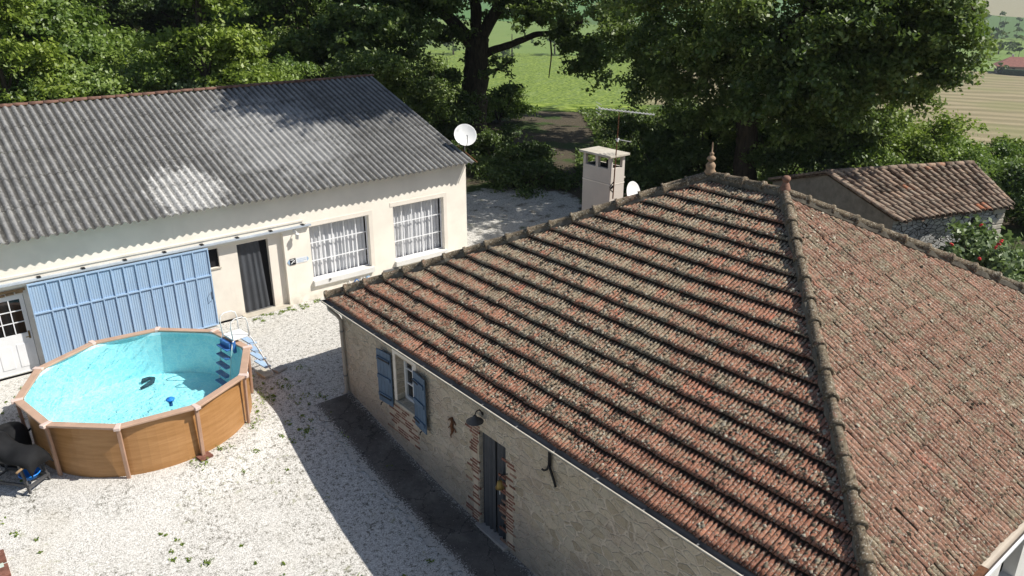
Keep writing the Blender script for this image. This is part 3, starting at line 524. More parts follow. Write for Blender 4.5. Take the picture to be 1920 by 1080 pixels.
# chimney
m = MB(); cx0, cx1, cy0, cy1 = 14.73, 15.27, 14.0, 15.02; m.box((cx0, cy0, 2.3), (cx1, cy1, 3.93)); 
m.box((cx0-.0, cy0, 3.936), (cx1, cy1, 4.33))
for a, b in ((cx0, cy0), (cx1-.09, cy0), (cx0, cy1-.09), (cx1-.09, cy1-.09), (cx0, (cy0+cy1)/2-.05)): m.box((a, b, 4.33), (a+.09, b+.09, 4.64))
m.box((cx1, cy0+.25, 2.3), (cx1+.2, cy1-.1, 3.95)); ch = m.build('chimney', MAT['chimney'], RO)
m = MB(); m.box((cx0-.008, cy0-.008, 3.90), (cx1+.008, cy1+.008, 3.93)); m.build('string_course', MAT['reveal'], ch) if False else m.build('string_course', MAT['reveal'], RO)
m = MB(); m.quad((cx0-.10, cy0-.08, 4.645), (cx1+.10, cy0-.08, 4.645), (cx1+.10, cy1+.08, 4.645), (cx0-.10, cy1+.08, 4.645)); m.box((cx0-.10, cy0-.08, 4.645), (cx1+.10, cy1+.08, 4.705)); m.build('chimney_cap', MAT['slab'], RO, bevel=.01)
m = MB(); m.box((cx0+.09, cy0+.09, 4.33), (cx1-.09, cy1-.09, 4.345)); m.tube([(cx0+.27, cy0+.3, 4.345), (cx0+.27, cy0+.3, 4.5)], .09, 10); m.build('flue', MAT['dark'], RO)
m = MB(); m.box((cx1-.03, cy0+.2, 3.956), (cx1+.26, cy1, 4.0)); m.build('ledge_slab', MAT['slab'], RO)
m = MB(); 
for k in range(16): m.box((cx1+.203, cy0+.26, 2.4+k*.095), (cx1+.212, cy0+.85, 2.4+k*.095+.07)); m.box((cx1+.02, cy0+.238, 2.4+k*.095), (cx1+.19, cy0+.246, 2.4+k*.095+.07))
m.build('chimney_brick', MAT['brick'], RO)
# TV aerial
an = onhouse(empty('tv_aerial', (14.80, 13.93, 3.55))); tag(an, 'tall rusty mast carrying a silver comb-shaped television aerial, strapped to the chimney', 'aerial'); AP0 = Vector((14.80, 13.93, 3.55))
def sh(o, p): o.location = -Vector(p); return o
top = Vector((14.90, 13.95, 5.84)); m = MB(); m.tube([AP0, (14.83, 13.93, 4.6), (14.87, 13.94, 5.1), top], [.018, .018, .014, .012], 6); sh(m.build('mast', MAT['rust'], an), AP0)
bd = (Vector((15.02, -9, 0)) * 0 + Vector((.86, -.51, -.13))).normalized(); b0 = top - bd*.55 + Vector((0, 0, .0)); b1 = top + bd*.95; m = MB(); m.bar(b0, b1, .024, .022); ax = bd.cross(Vector((0, 0, 1))).normalized()
ao = sh(m.build('boom', MAT['alu'], an), AP0); m = MB()
for k in range(15): p = b0.lerp(b1, .03+k/15.2); L = .17 - .004*k; m.bar(p-ax*L+Vector((0, 0, .012)), p+ax*L+Vector((0, 0, .012)), .013, .010)
for dzz in (-.12, -.04, .05, .13): p = b0+Vector((0, 0, dzz)); m.bar(p-ax*.26, p+ax*.26, .008, .008)
sh(m.build('elements', MAT['alu'], an), AP0)
m = MB(); p = Vector((14.87, 13.94, 5.12)); m.bar(p-bd*.05, p+bd*.38-Vector((0, 0, .03)), .016, .016); m.bar(p+Vector((0, 0, -.06)), p+Vector((.03, 0, .03)), .05, .05); sh(m.build('lower_arm', MAT['alu'], an), AP0)
m = MB(); m.tube([(14.80, 13.93, 3.9), (14.75, 13.98, 3.82)], .03, 6); m.bar((14.81, 13.93, 4.02), (14.73, 14.0, 3.85), .02, .02); m.tube([(14.80, 13.93, 3.72), (14.74, 13.99, 3.80)], .016, 6); sh(m.build('bracket', MAT['iron'], an), AP0)
# satellite dishes
def dish(loc0, r, face, label, group=None, pole=True):
    t = empty('satellite_dish', loc0); tag(t, label, 'satellite dish'); fd = Vector(face).normalized(); q = fd.to_track_quat('Z', 'Y').to_matrix().to_4x4(); c = Vector((0, 0, 0)); hc = Vector((0, 0, .55*r+.25)) if pole else Vector((0, 0, 0)); M = q
    m = MB(); pr_ = [(.001, 0)]+[(r*k/8, .20*r*(k/8)**2) for k in range(1, 9)]+[(r*1.02, .20*r), (r*1.02, .20*r-.012)]+[(r*k/8, .20*r*(k/8)**2-.014) for k in range(7, 0, -1)]+[(.001, -.014)]
    m.lathe(pr_, hc, 28, M); m.build('reflector', MAT['dish'], t, True)
    m = MB(); tip = hc + (M @ Vector((0, -r*.35, r*.95))); m.tube([hc + (M @ Vector((0, -r, .18*r))), hc + (M @ Vector((0, -r*.85, r*.55))), tip], .012, 6); m.build('feed_arm', MAT['grey'], t)
    m = MB(); m.tube([tip, tip + (M @ Vector((0, .04, -.09)))], [.028, .02], 8); m.build('receiver', MAT['dish'], t)
    m = MB(); m.tube([hc - fd*.02, hc - fd*.10, Vector((-fd.x*.12, -fd.y*.12, hc.z-.1)) if pole else hc - fd*.16, (-fd.x*.12, -fd.y*.12, -.1) if pole else hc-fd*.3], .02, 8); m.build('pole', MAT['grey'], t); return t
dish((15.07, 20.95, 3.72), .37, (-.35, -.80, .52), 'white satellite dish on the right hand gable of the barn')
onhouse(dish((15.78, 14.15, 3.50), .31, (.15, -.95, .30), 'white satellite dish beside the chimney, behind the tiled hip', pole=False))
# things hung on the west wall
t = onhouse(empty('wall_lamp', (7.08, 9.5, 1.95))); tag(t, 'dark metal cone lamp on a curved arm above the stone house doorway', 'lamp')
m = MB(); m.tube([(0, 0, .0), (-.07, 0, .10), (-.14, 0, .09), (-.17, 0, .02)], .011, 6); m.tube([(0, 0, 0), (-.012, 0, 0)], .035, 8); m.build('arm', MAT['iron'], t)
m = MB(); m.lathe([(.02, 0), (.035, -.02), (.05, -.05), (.155, -.12), (.155, -.125), (.045, -.06), (.01, -.05)], (-.17, 0, .03), 18); m.build('lamp_shade', MAT['dgrey'], t, True)
t = onhouse(empty('wall_bell', (7.07, 8.80, 1.0))); tag(t, 'small brass bell on an iron bracket at the right of the house door', 'bell')
m = MB(); m.tube([(0, 0, .08), (-.10, 0, .12), (-.17, 0, .09), (-.17, 0, .03)], .009, 6); m.build('bracket', MAT['iron'], t)
m = MB(); m.lathe([(.001, .03), (.025, .03), (.045, 0), (.055, -.07), (.085, -.12), (.08, -.12), (.05, -.07), (.02, 0)], (-.17, 0, 0), 14); m.build('bell', MAT['brass'], t, True); m = MB(); m.tube([(-.17, 0, -.10), (-.17, 0, -.26)], .006, 5); m.build('bell_pull', MAT['white'], t)
# gecko ornament
t = MB(); pts = [(0, .02, .22), (0, -.01, .14), (0, .02, .05), (0, .0, -.05), (0, .03, -.13), (0, .07, -.19), (0, .05, -.24)]; t.tube(pts, [.028, .034, .038, .034, .018, .012, .005], 7)
for s_, z in ((1, .12), (-1, .12), (1, -.04), (-1, -.04)): t.tube([(0, .01, z), (0, .01+s_*.07, z+.05), (0, .01+s_*.12, z-.01)], .012, 5)
o = t.build('gecko_ornament', MAT['rust'], smooth=True); o.location = (7.06, 10.42, 1.22); onhouse(o); tag(o, 'rusty metal lizard ornament on the wall between window and door', 'ornament')
t = MB(); t.tube([(-.01, 0, .38), (-.015, 0, .02)], .022, 7); t.tube([(-.015, 0, .05), (-.015, -.05, -.04), (-.015, -.14, -.20), (-.015, -.17, -.27)], .022, 7); t.tube([(-.015, 0, .05), (-.015, .04, -.05), (-.015, .11, -.11), (-.015, .16, -.11)], .018, 7); t.tube([(-.012, -.035, .36), (-.012, -.035, .05)], .013, 6)
o = t.build('wall_iron', MAT['iron'], smooth=True); o.location = (7.055, 7.72, 1.80); onhouse(o); tag(o, 'black forked iron tie hanging under the gutter of the stone house', 'wall iron')
# ---------------------------------------------------------------- the barn
BY = 20.62; BX0, BX1 = -9.0, 14.83; barn = empty('barn', (BX1, BY, 0)); tag(barn, 'long cream rendered barn with grey corrugated roof and blue sliding door', 'barn'); BP = Vector((BX1, BY, 0))
def bl(o): o.location = -BP; return o
m = MB(); H = 3.50
m.mi = 0
holes = [(-.35-BX0, 1.98-BX0, .02, 2.24, .12), (5.9-BX0, 8.36-BX0, .02, 2.26, .14), (9.17-BX0, 11.13-BX0, .60, 2.27, .20), (12.00-BX0, 13.90-BX0, .57, 2.37, .20)]
holed(m, (BX0, BY, -.02), (1, 0, 0), (0, 0, 1), BX1-BX0, H+.02, holes, .2)
m.quad((BX1, BY, -.3), (BX1, 33.1, -.3), (BX1, 33.1, 3.30), (BX1, 26.6, 5.52), (BX1, BY, H)); m.quad((BX0, 33.1, -.3), (BX0, BY, -.3), (BX0, BY, H), (BX0, 26.6, 5.52), (BX0, 33.1, 3.30)); m.quad((BX1, 33.1, -.3), (BX0, 33.1, -.3), (BX0, 33.1, 3.12), (BX1, 33.1, 3.12))
bl(m.build('wall', MAT['render'], barn))
# infill panel with small window and curtain door
m = MB(); y1 = BY+.14
holed(m, (5.9, y1, 0), (1, 0, 0), (0, 0, 1), 2.46, 2.24, [(.38, .64, 1.60, 2.14, .10), (1.16, 2.06, .0, 2.12, .16)], .16); bl(m.build('infill_wall', MAT['reveal'], barn))
m = MB(); m.box((6.27, y1+.08, 1.59), (6.55, y1+.11, 2.15)); w = bl(m.build('window', MAT['dark'], barn)); w['label'] = 'small dark square opening'
m = MB(); m.box((6.25, y1-.03, 1.56), (6.57, y1+.08, 1.597)); m.build('sill', MAT['slab'], w)
m = MB(); m.box((7.05, y1+.15, .0), (7.98, y1+.17, 2.13)); d = bl(m.build('door', MAT['dark'], barn)); m = MB(); drape(m, 7.07, 7.72, .03, 2.09, y1+.09, 4, .022, .12, 'x'); m.build('curtain', MAT['dcurtain'], d, True)
m = MB(); m.box((6.95, BY-.10, -.05), (8.40, y1+.18, .03)); m.build('doorstep', MAT['slab'], d, bevel=.01)
m = MB(); m.bar((7.11, y1+.05, .04), (7.86, y1+.05, .05), .02, .03); m.build('curtain_weight', MAT['grey'], d)
# white glazed door in its dark recess
m = MB(); yy = BY+.12; holed(m, (-.40, yy, 0), (1, 0, 0), (0, 0, 1), 2.42, 2.26, [(1.36, 2.26, .03, 2.0, .06)], .06); bl(m.build('infill_wall', MAT['white_render'], barn))
m = MB(); holed(m, (.97, yy+.03, .03), (1, 0, 0), (0, 0, 1), .88, 1.96, [(.09, .79, .98, 1.86, .04)], .04)
d = bl(m.build('door', MAT['white'], barn)); d['label'] = 'white door with nine small panes'
m = MB(); 
for x in (.12, .50): m.box((.97+x, yy+.018, .16), (.97+x+.27, yy+.028, .76))
m.build('door_panel', MAT['white'], d, bevel=.006); m = MB(); m.box((1.06, yy+.055, 1.0), (1.76, yy+.065, 1.9)); m.build('pane', MAT['glass'], d)
m = MB()
for x in (1.285, 1.515): m.box((x, yy+.03, 1.01), (x+.022, yy+.05, 1.89))
for z in (1.30, 1.59): m.box((1.06, yy+.033, z), (1.76, yy+.047, z+.022))
m.build('glazing_bar', MAT['grid'], d); m = MB(); m.tube([(1.79, yy+.03, .92), (1.79, yy-.03, .92), (1.70, yy-.03, .92)], .011, 6); m.box((1.77, yy+.02, .85), (1.81, yy+.029, 1.05)); m.build('handle', MAT['brass'], d)
m = MB(); 
for k in range(6): m.box((.75+k*.19+.01*(k % 2), yy-.03, 2.02+.012*(k % 3)), (.75+k*.19+.17, yy-.001, 2.07+.012*(k % 3)))
m.box((.6, yy-.05, 2.10), (1.92, yy-.001, 2.15)); bl(m.build('brick_lintel', MAT['timber'], barn))
# big windows
def bigwin(x0, x1, z0, z1, n):
    yb = BY+.13; t = .03; m = MB()
    m.box((x0, yb, z0), (x1, yb+.05, z0+t)); m.box((x0, yb, z1-t), (x1, yb+.05, z1)); m.box((x0, yb, z0+t), (x0+t, yb+.05, z1-t)); m.box((x1-t, yb, z0+t), (x1, yb+.05, z1-t))
    for k in range(1, n): x = x0+(x1-x0)*k/n; m.box((x-.013, yb+.004, z0+t), (x+.013, yb+.03, z1-t))
    for k in range(1, 3): z = z0+(z1-z0)*k/3; m.box((x0+t, yb+.001, z-.012), (x1-t, yb+.026, z+.012))
    w = bl(m.build('window', MAT['grid'], barn)); g = MB(); g.box((x0+.01, yb+.24, z0), (x1-.01, yb+.26, z1)); g.build('dark_room', MAT['dark'], w)
    c = MB(); K = 200; R = random.Random(int(x0*10)); ph = 0
    for k in range(K):
        x = x0+.01+(x1-x0-.06)*k/K; xb = x0+.01+(x1-x0-.06)*(k+1)/K; f_ = lambda X: .022*math.sin(X*47+1.5*math.sin(X*6.1))+.012*math.sin(X*23+2)
        c.quad((x, yb+.13+f_(x)*.6, z1-.01), (x, yb+.13+f_(x)*1.3, z0+.01), (xb, yb+.13+f_(xb)*1.3, z0+.01), (xb, yb+.13+f_(xb)*.6, z1-.01))
    c.build('curtain', MAT['curtain'], w, True); s = MB(); s.box((x0-.03, BY-.10, z0-.17), (x1+.06, yb, z0-.003)); s.build('sill', MAT['white_render'], w, bevel=.008)
    s = MB(); e = .012; s.box((x0-.10, BY-e, z1), (x1+.13, BY+.003, z1+.13)); s.box((x1, BY-e, z0-.02), (x1+.13, BY+.003, z1)); s.build('surround', MAT['reveal'], w)
bigwin(9.17, 11.13, .60, 2.27, 5); bigwin(12.00, 13.90, .57, 2.37, 5)
# blue sliding door on its rail
m = MB(); yd = BY-.10; x0, x1, z0, z1 = 1.95, 6.20, .05, 2.28; m.box((x0, yd, z0), (x1, yd+.02, z1)); sd = bl(m.build('sliding_door', MAT['blue'], barn)); sd['label'] = 'large pale blue sheet metal sliding door'
m = MB(); yf = yd-.035
for z in (z0, 1.50, z1-.035): m.box((x0, yf, z), (x1, yd-.001, z+.035))
n = 14
for k in range(n+1): 
    x = x0+.10+(x1-x0-.235)*k/n if 0 < k < n else (x0 if k == 0 else x1-.03); 
    m.box((x, yf+.004, z0+.035), (x+.028, yd-.001, 1.50)); m.box((x, yf+.004, 1.535), (x+.028, yd-.001, z1-.035))
m.build('door_frame', MAT['bluef'], sd); m = MB(); m.tube([(6.13, yf, 1.05), (6.10, yf-.05, 1.03), (6.10, yf-.05, .85), (6.13, yf, .83)], .010, 6); m.build('handle', MAT['iron'], sd)
m = MB(); m.box((-3.2, yd-.02, 2.33), (9.2, yd+.055, 2.385)); rl = bl(m.build('door_rail', MAT['railm'], barn)); rl['label'] = 'pale rail of the sliding door'; m = MB()
for k in range(13): x = -2.6+k*.96; m = MB(); m.box((x, yd-.03, 2.387), (x+.08, BY-.002, 2.405)); m.box((x, yd-.03, 2.405), (x+.03, yd, 2.425)); m.build('rail_bracket', MAT['iron'], rl)
m = MB(); m.box((-3.3, BY-.03, 2.47), (9.0, BY+.002, 2.52)); bl(m.build('string_course', MAT['reveal'], barn))
# roof
EY, EZ, RY, RZ = 20.17, 3.42, 26.6, 5.60
def corr(yA, zA, yB, zB, rows, seed):
    R = np.random.default_rng(seed); xx = np.arange(BX0-.3, 14.96, .02); wv = .032*np.sin(2*math.pi*xx/.2); vs, fs, nv = [], [], 0; K = len(xx)
    wob = .012*np.sin(xx*.6)+.010*np.sin(xx*1.7+seed)
    for i in range(rows):
        t0 = i/rows; t1 = (i+1)/rows; ends = -R.uniform(0, .10, 2)
        xr = np.minimum(xx, 14.96 - (0 if i == 0 else R.uniform(0, .12)))
        sh_ = np.repeat(R.normal(0, .012, K//48+1), 48)[:K]
        for t, lift in ((t0, .005), ((t0+t1)/2, .0025), (t1, .0)):
            vs.append(np.c_[xr, np.full(K, yA+(yB-yA)*t)+(sh_ if t == t0 else 0), zA+(zB-zA)*t+wv+lift+wob])
        for q in range(2): a = nv+q*K+np.arange(K-1); fs.append(np.c_[a, a+1, a+K+1, a+K])
        nv += 3*K
    return npmesh('roof_sheet', np.vstack(vs), np.vstack(fs))
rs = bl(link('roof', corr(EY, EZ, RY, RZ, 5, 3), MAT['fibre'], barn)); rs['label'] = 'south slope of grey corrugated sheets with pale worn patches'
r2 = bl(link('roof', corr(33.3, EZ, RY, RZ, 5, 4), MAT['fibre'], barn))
o = caps('ridge_tiles', (BX0-.2, RY, RZ+.02), (14.95, RY, RZ+.02), 62, .085, 8, MAT['ridge_old'], rs, collar=False, squash=.7)
m = MB(); m.bar((14.99, EY+.02, EZ+.005), (14.99, EY+1.1, EZ+.38), .03, .02); m.build('verge_rust', MAT['rust'], rs)
# things fixed to the barn
t = empty('wall_light', (8.72, BY, 2.19)); tag(t, 'small white lantern on the barn wall right of the curtained door', 'lamp')
m = MB(); m.tube([(0, 0, .03), (0, -.02, .03)], .05, 10); m.tube([(0, -.02, .03), (0, -.10, .06), (0, -.16, .02)], .014, 6); m.build('arm', MAT['dish'], t)
m = MB(); m.lathe([(.01, .03), (.065, 0), (.07, -.02), (.05, -.03), (.058, -.15), (.03, -.17), (.001, -.175)], (0, -.16, 0), 10); m.build('lantern', MAT['dish'], t, True)
t = empty('arrow_sign', (8.46, BY-.012, 1.33)); tag(t, 'small white arrow-ended sign with a black picture square, beside the barn door', 'sign'); 
m = MB(); m.quad((-.06, 0, 0), (0, 0, -.085), (.56, 0, -.085), (.62, 0, 0), (.56, 0, .085), (0, 0, .085)); m.quad((-.06, .01, 0), (0, .01, .085), (.56, .01, .085), (.62, .01, 0), (.56, .01, -.085), (0, .01, -.085)); m.build('board', MAT['white'], t)
m = MB(); m.quad((.575, -.003, -.06), (.615, -.003, 0), (.575, -.003, .06), (.55, -.003, .06), (.55, -.003, -.06)); m.build('blue_tip', MAT['bluef'], t); m = MB(); m.quad((-.055, -.003, 0), (-.0, -.003, -.08), (.02, -.003, -.08), (.02, -.003, .08), (-.0, -.003, .08)); m.build('blue_tip', MAT['bluef'], t)
m = MB(); m.box((.02, -.008, -.095), (.20, -.001, .095)); pc = m.build('picture', MAT['dark'], t); m = MB(); m.bar((.05, -.011, -.06), (.17, -.011, .04), .004, .025, (1, 0, 0)); m.bar((.04, -.011, .06), (.14, -.011, .065), .004, .02, (1, 0, 0)); m.bar((.10, -.011, .03), (.17, -.011, -.03), .004, .015, (1, 0, 0)); m.build('picture_mark', MAT['white'], pc)
m = MB()
for z, a, b in ((.035, .24, .50), (-.012, .24, .53), (-.05, .27, .45)):
    x = a; m = MB()
    R = random.Random(3)
    while x < b: L = R.uniform(.012, .045); m.box((x, -.004, z-.006), (min(x+L, b), -.001, z+.010)); x += L+.01
    m.build('lettering', MAT['bluef'], t)
m = MB(); m.box((11.52, BY-.03, .10), (12.08, BY-.004, .36)); o = m.build('wall_plaque', MAT['grey'], bevel=.008); tag(o, 'blank grey plaque low on the barn wall below the right hand window', 'plaque')
m = MB(); m.box((0, 0, 0), (.05, .03, .05)); m.box((.012, -.004, .012), (.038, 0, .038)); o = m.build('socket_box', MAT['dgrey']); o.location = (9.62, 20.50, .60); tag(o, 'small dark square box on the left window sill of the barn', 'box')
o.location = (9.62, BY-.132, .53)
t = empty('letter_ornament', (10.30, BY-.05, .12)); tag(t, 'row of white and blue ornamental letters against the barn foot, above the tiled hip', 'ornament')
m = MB(); m.bar((0, 0, 0), (0, 0, .20), .04, .03); m.bar((0, 0, .015), (.10, 0, .015), .04, .03); m.build('letter', MAT['dish'], t); m = MB(); m.bar((.42, 0, .20), (.47, 0, 0), .04, .03); m.bar((.52, 0, .20), (.47, 0, 0), .04, .03); m.build('letter', MAT['dish'], t)
m = MB(); m.tube([(.24+.07*math.cos(a), 0, .10+.09*math.sin(a)) for a in np.linspace(0, 2*math.pi, 13)], .018, 6, False); m.build('letter', MAT['navy'], t)
m = MB(); m.bar((.60, 0, 0), (.60, 0, .20), .04, .03); 
for z in (.015, .10, .19): m.bar((.60, 0, z), (.70, 0, z), .04, .03)
m.build('letter', MAT['bluef'], t)

# ---------------------------------------------------------------- the pool
PC = Vector((3.284, 16.89, -.18)); PR = 2.32; pool = empty('swimming_pool', PC); pool.scale = (1.02, 1.02, 1.02); tag(pool, 'round above-ground pool of bright turquoise water with wood-look panels', 'pool')
va = [rad(29)+k*math.pi/5 for k in range(10)]
m = MB(); K = 80; rw = 2.16
for k in range(K):
    a, b = 2*math.pi*k/K, 2*math.pi*(k+1)/K; m.quad((rw*math.cos(a), rw*math.sin(a), -.02), (rw*math.cos(b), rw*math.sin(b), -.02), (rw*math.cos(b), rw*math.sin(b), 1.13), (rw*math.cos(a), rw*math.sin(a), 1.13))
m.build('wall_panel', MAT['sheet'], pool, True)
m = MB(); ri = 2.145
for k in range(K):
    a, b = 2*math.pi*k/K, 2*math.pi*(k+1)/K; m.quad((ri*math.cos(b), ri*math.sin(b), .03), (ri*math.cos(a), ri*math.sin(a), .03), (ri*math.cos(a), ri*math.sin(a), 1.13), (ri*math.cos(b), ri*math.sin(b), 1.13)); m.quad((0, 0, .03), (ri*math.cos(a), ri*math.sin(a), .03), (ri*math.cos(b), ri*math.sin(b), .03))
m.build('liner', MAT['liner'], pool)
K2 = 96; Vw = [(0, 0, 1.06)]; Fw = []
for i in range(1, 30):
    for k in range(K2): a = 2*math.pi*k/K2; r = ri*.999*i/29; Vw.append((r*math.cos(a), r*math.sin(a), 1.06))
m = MB(); m.v = Vw
for k in range(K2): m.f.append((0, 1+k, 1+(k+1) % K2)); m.m.append(0)
for i in range(28):
    for k in range(K2): a = 1+i*K2+k; b = 1+i*K2+(k+1) % K2; m.f.append((a, a+K2, b+K2, b)); m.m.append(0)
m.build('water', MAT['water'], pool, True)
for k in range(10):
    a, b = va[k], va[(k+1) % 10]; Ro, Ri = PR+.02, PR-.15; m = MB(); pA, pB, qA, qB = [Vector((r*math.cos(t), r*math.sin(t), 0)) for r, t in ((Ro, a), (Ro, b), (Ri, a), (Ri, b))]
    sA, sB = (pB-pA).normalized()*.03, (pA-pB).normalized()*.03; zt, zb = 1.175, 1.125
    P4 = [p + Vector((0, 0, z)) for z in (zb, zt) for p in (pA+sA, pB+sB, qB+sB, qA+sA)]
    n0 = len(m.v); m.v += [tuple(p) for p in P4]
    for f in ((3,2,1,0),(4,5,6,7),(0,1,5,4),(1,2,6,5),(2,3,7,6),(3,0,4,7)): m.f.append(tuple(n0+i for i in f)); m.m.append(0)
    m.build('rail', MAT['rail'], pool, bevel=.012)
    m = MB(); c = Vector((math.cos(a), math.sin(a), 0)); s = Vector((-c.y, c.x, 0)); P4 = [c*r + s*w + Vector((0, 0, z)) for z in (1.118, 1.186) for r, w in ((PR+.05, -.06), (PR+.05, .06), (Ri-.01, .045), (Ri-.01, -.045))]
    m.v += [tuple(p) for p in P4]
    for f in ((3,2,1,0),(4,5,6,7),(0,1,5,4),(1,2,6,5),(2,3,7,6),(3,0,4,7)): m.f.append(f); m.m.append(0)
    m.build('rail_joint', MAT['cap'], pool, bevel=.012)
    m = MB(); m.bar(c*2.235+Vector((0, 0, -.02)), c*(PR-.04)+Vector((0, 0, 1.12)), .075, .06, c); m.build('post', MAT['post'], pool, bevel=.012)
    if k == 7: m = MB(); m.box((-.10, -.13, 0), (.12, .13, .04), Matrix.Translation(c*2.28) @ Matrix.Rotation(a, 4, 'Z')); m.build('post_foot', MAT['brick'], pool)
m = MB(); a = va[8]+.22; c = Vector((math.cos(a), math.sin(a), 0)); m.lathe([(.001, 0), (.05, 0), (.055, .03), (.02, .05), (.001, .05)], c*2.165+Vector((0, 0, .95)), 12, c.to_track_quat('Z', 'Y').to_matrix().to_4x4()); m.build('water_inlet', MAT['white'], pool, True)
# ladder standing over the rim
lp = Vector((5.55, 17.20, -.18)); lad = empty('pool_ladder', lp, rad(7)); lad.scale = (1.02, 1.02, 1.02); tag(lad, 'white double pool ladder with blue steps and high handrails over the rim', 'ladder')
m = MB(); m.box((-.20, -.24, 1.25), (.22, .24, 1.285)); m.build('platform', MAT['dish'], lad, bevel=.01)
for s in (-1, 1):
    y = s*.25; yo = s*.30
    m = MB(); m.tube([(.20, y, 1.26), (.26, y, 1.17), (.66, yo, .10), (.68, yo, .02)], .017, 7); m.build('outer_leg', MAT['dish'], lad, True)
    m = MB(); m.tube([(-.20, y, 1.26), (-.26, y, 1.10), (-.42, y, .30), (-.45, y, .06)], .017, 7); m.build('inner_leg', MAT['dish'], lad, True)
    m = MB(); q = [(-.20, y, 1.27), (-.215, y, 1.62), (-.19, y, 1.73), (-.10, y, 1.78), (.08, y, 1.775), (.17, y, 1.72), (.20, y, 1.60), (.20, y, 1.27)]; m.tube(q, .0135, 7); m.build('handrail', MAT['dish'], lad, True)
for z, x in ((1.02, .30), (.78, .39), (.54, .485), (.30, .58)): m = MB(); m.box((x-.10, -.27, z), (x+.06, .27, z+.028)); m.build('step', MAT['bluef'], lad, bevel=.006)
for z, x in ((1.05, -.29), (.84, -.33), (.62, -.37), (.40, -.41), (.19, -.45)): m = MB(); m.box((x-.10, -.24, z), (x+.04, .24, z+.03)); m.build('step', MAT['navy'], lad, bevel=.006)
m = MB(); m.box((-.30, -.22, 1.08), (-.215, .22, 1.20)); m.box((-.235, -.27, .96), (-.16, -.235, 1.24)); m.build('hinge_block', MAT['navy'], lad)
m = MB(); m.box((-.15, -.12, 0), (.15, .12, .05)); o = m.build('paving_slab', MAT['paver'], bevel=.01); o.location = (6.42, 16.98, gz_(6.42, 16.98)); o.rotation_euler = (0, 0, .3); tag(o, 'loose grey paving slab on the gravel, in the shade beside the ladder foot', 'slab')
m = MB(); m.box((-.13, -.22, 0), (.13, .22, .045)); o = m.build('paving_slab', MAT['slab'], bevel=.01); o.location = (6.10, 17.15, gz_(6.1, 17.15)+.01); o.rotation_euler = (0, 0, .15); tag(o, 'pale paving slab under the outer foot of the pool ladder', 'slab')
# floating dispenser and vacuum hose
t = empty('floating_dispenser', (3.46, 15.42, .905)); tag(t, 'round blue floating chlorine dispenser near the front edge of the pool', 'float')
m = MB(); m.lathe([(.001, .05), (.03, .05), (.035, .03), (.075, .03), (.09, .01), (.075, -.02), (.001, -.02)], (0, 0, 0), 16); m.build('float_ring', MAT['bluep'], t, True); m = MB(); m.lathe([(.04, -.02), (.035, -.14), (.001, -.14)], (0, 0, 0), 12); m.build('cage', MAT['navy'], t)
m = MB(); m.tube([(-.20, -.22, .02), (-.05, -.16, .03), (.10, -.10, .05), (.16, .02, .06), (.08, .12, .05), (-.05, .12, .04), (-.10, .05, .03)], [.035, .045, .055, .05, .05, .06, .03], 8); o = m.build('pool_cleaner', MAT['navy2'], smooth=True); o.location = (3.72, 18.55, -.12); tag(o, 'dark hooked pool cleaner lying on the turquoise pool floor', 'pool cleaner')
# barbecue under its cover, at the left of the pool
t = empty('covered_grill', (.60, 16.0, gz_(.6, 16.0)), rad(-52)); tag(t, 'grill cart under a drooping charcoal fabric cover, with slanted legs and a wooden handle', 'grill'); 
m = MB(); n = 16; k2 = 9; V = []
R = np.random.default_rng(4)
for i in range(n+1):
    for j in range(k2+1):
        u = i/n; v = j/k2*2-1; x = -.62+1.30*u; hh = .98 - .34*u*u + .06*math.sin(u*9); y = v*(.30+.03*math.sin(u*11)); z = hh - .14*abs(v)**3 + .012*math.sin(u*23+v*4) - (.12 if i == n else 0) - (.10 if i == 0 else 0)
        V.append((x, y, z+R.normal(0, .004)))
m.v = V
for i in range(n):
    for j in range(k2): a = i*(k2+1)+j; m.f.append((a, a+k2+1, a+k2+2, a+1)); m.m.append(0)
o = m.build('cover', MAT['fabric'], t, True); o.modifiers.new('s', 'SOLIDIFY').thickness = .02
m = MB(); m.box((-.50, -.24, .60), (.46, .24, .66)); m.lathe([(.001, -.14), (.14, -.12), (.21, 0), (.22, .03), (.001, .03)], (-.05, 0, .66), 16); m.build('fire_bowl', MAT['iron'], t, True)
for sx, sy in ((-1, -1), (-1, 1), (1, -1), (1, 1)):
    m = MB(); m.bar((sx*.34, sy*.20, .62), (sx*.44+.06*sx, sy*.24, 0), .05, .035, (0, 1, 0)); m.build('leg', MAT['dgrey'], t)
m = MB(); m.bar((-.40, -.22, .12), (.50, -.22, .16), .04, .05); m.bar((-.40, .22, .12), (.50, .22, .16), .04, .05); m.bar((.49, -.26, .12), (.49, .26, .12), .05, .05); m.bar((-.40, -.24, .12), (-.40, .24, .12), .03, .03); m.build('shelf_frame', MAT['dgrey'], t)
m = MB(); m.tube([(.50, -.42, .58), (.50, -.10, .60)], .024, 8); m.build('handle', MAT['timber'], t, True)
t = MB(); t.lathe([(.001, .01), (.13, .01), (.18, .10), (.195, .10), (.19, .115), (.175, .115), (.125, .025), (.001, .025)], (0, 0, 0), 20); o = t.build('plastic_basin', MAT['bluep'], smooth=True); o.location = (.80, 15.76, gz_(.6, 16)+.17); tag(o, 'bright blue plastic basin on the low shelf of the grill cart', 'basin')
m = MB(); m.lathe([(.001, 0), (.24, 0), (.27, .30), (.26, .56), (.20, .66), (.001, .68)], (0, 0, 0), 14); m.tube([(.26, 0, .5), (.34, 0, .56), (.34, 0, .3)], .02, 6); o = m.build('covered_pump', MAT['fabric'], smooth=True); o.location = (.70, 16.85, gz_(.70, 16.85)); o.scale = (1.25, 1.25, 1.2); tag(o, 'black covered drum of the pool filter at the left edge of the pool', 'pool filter')

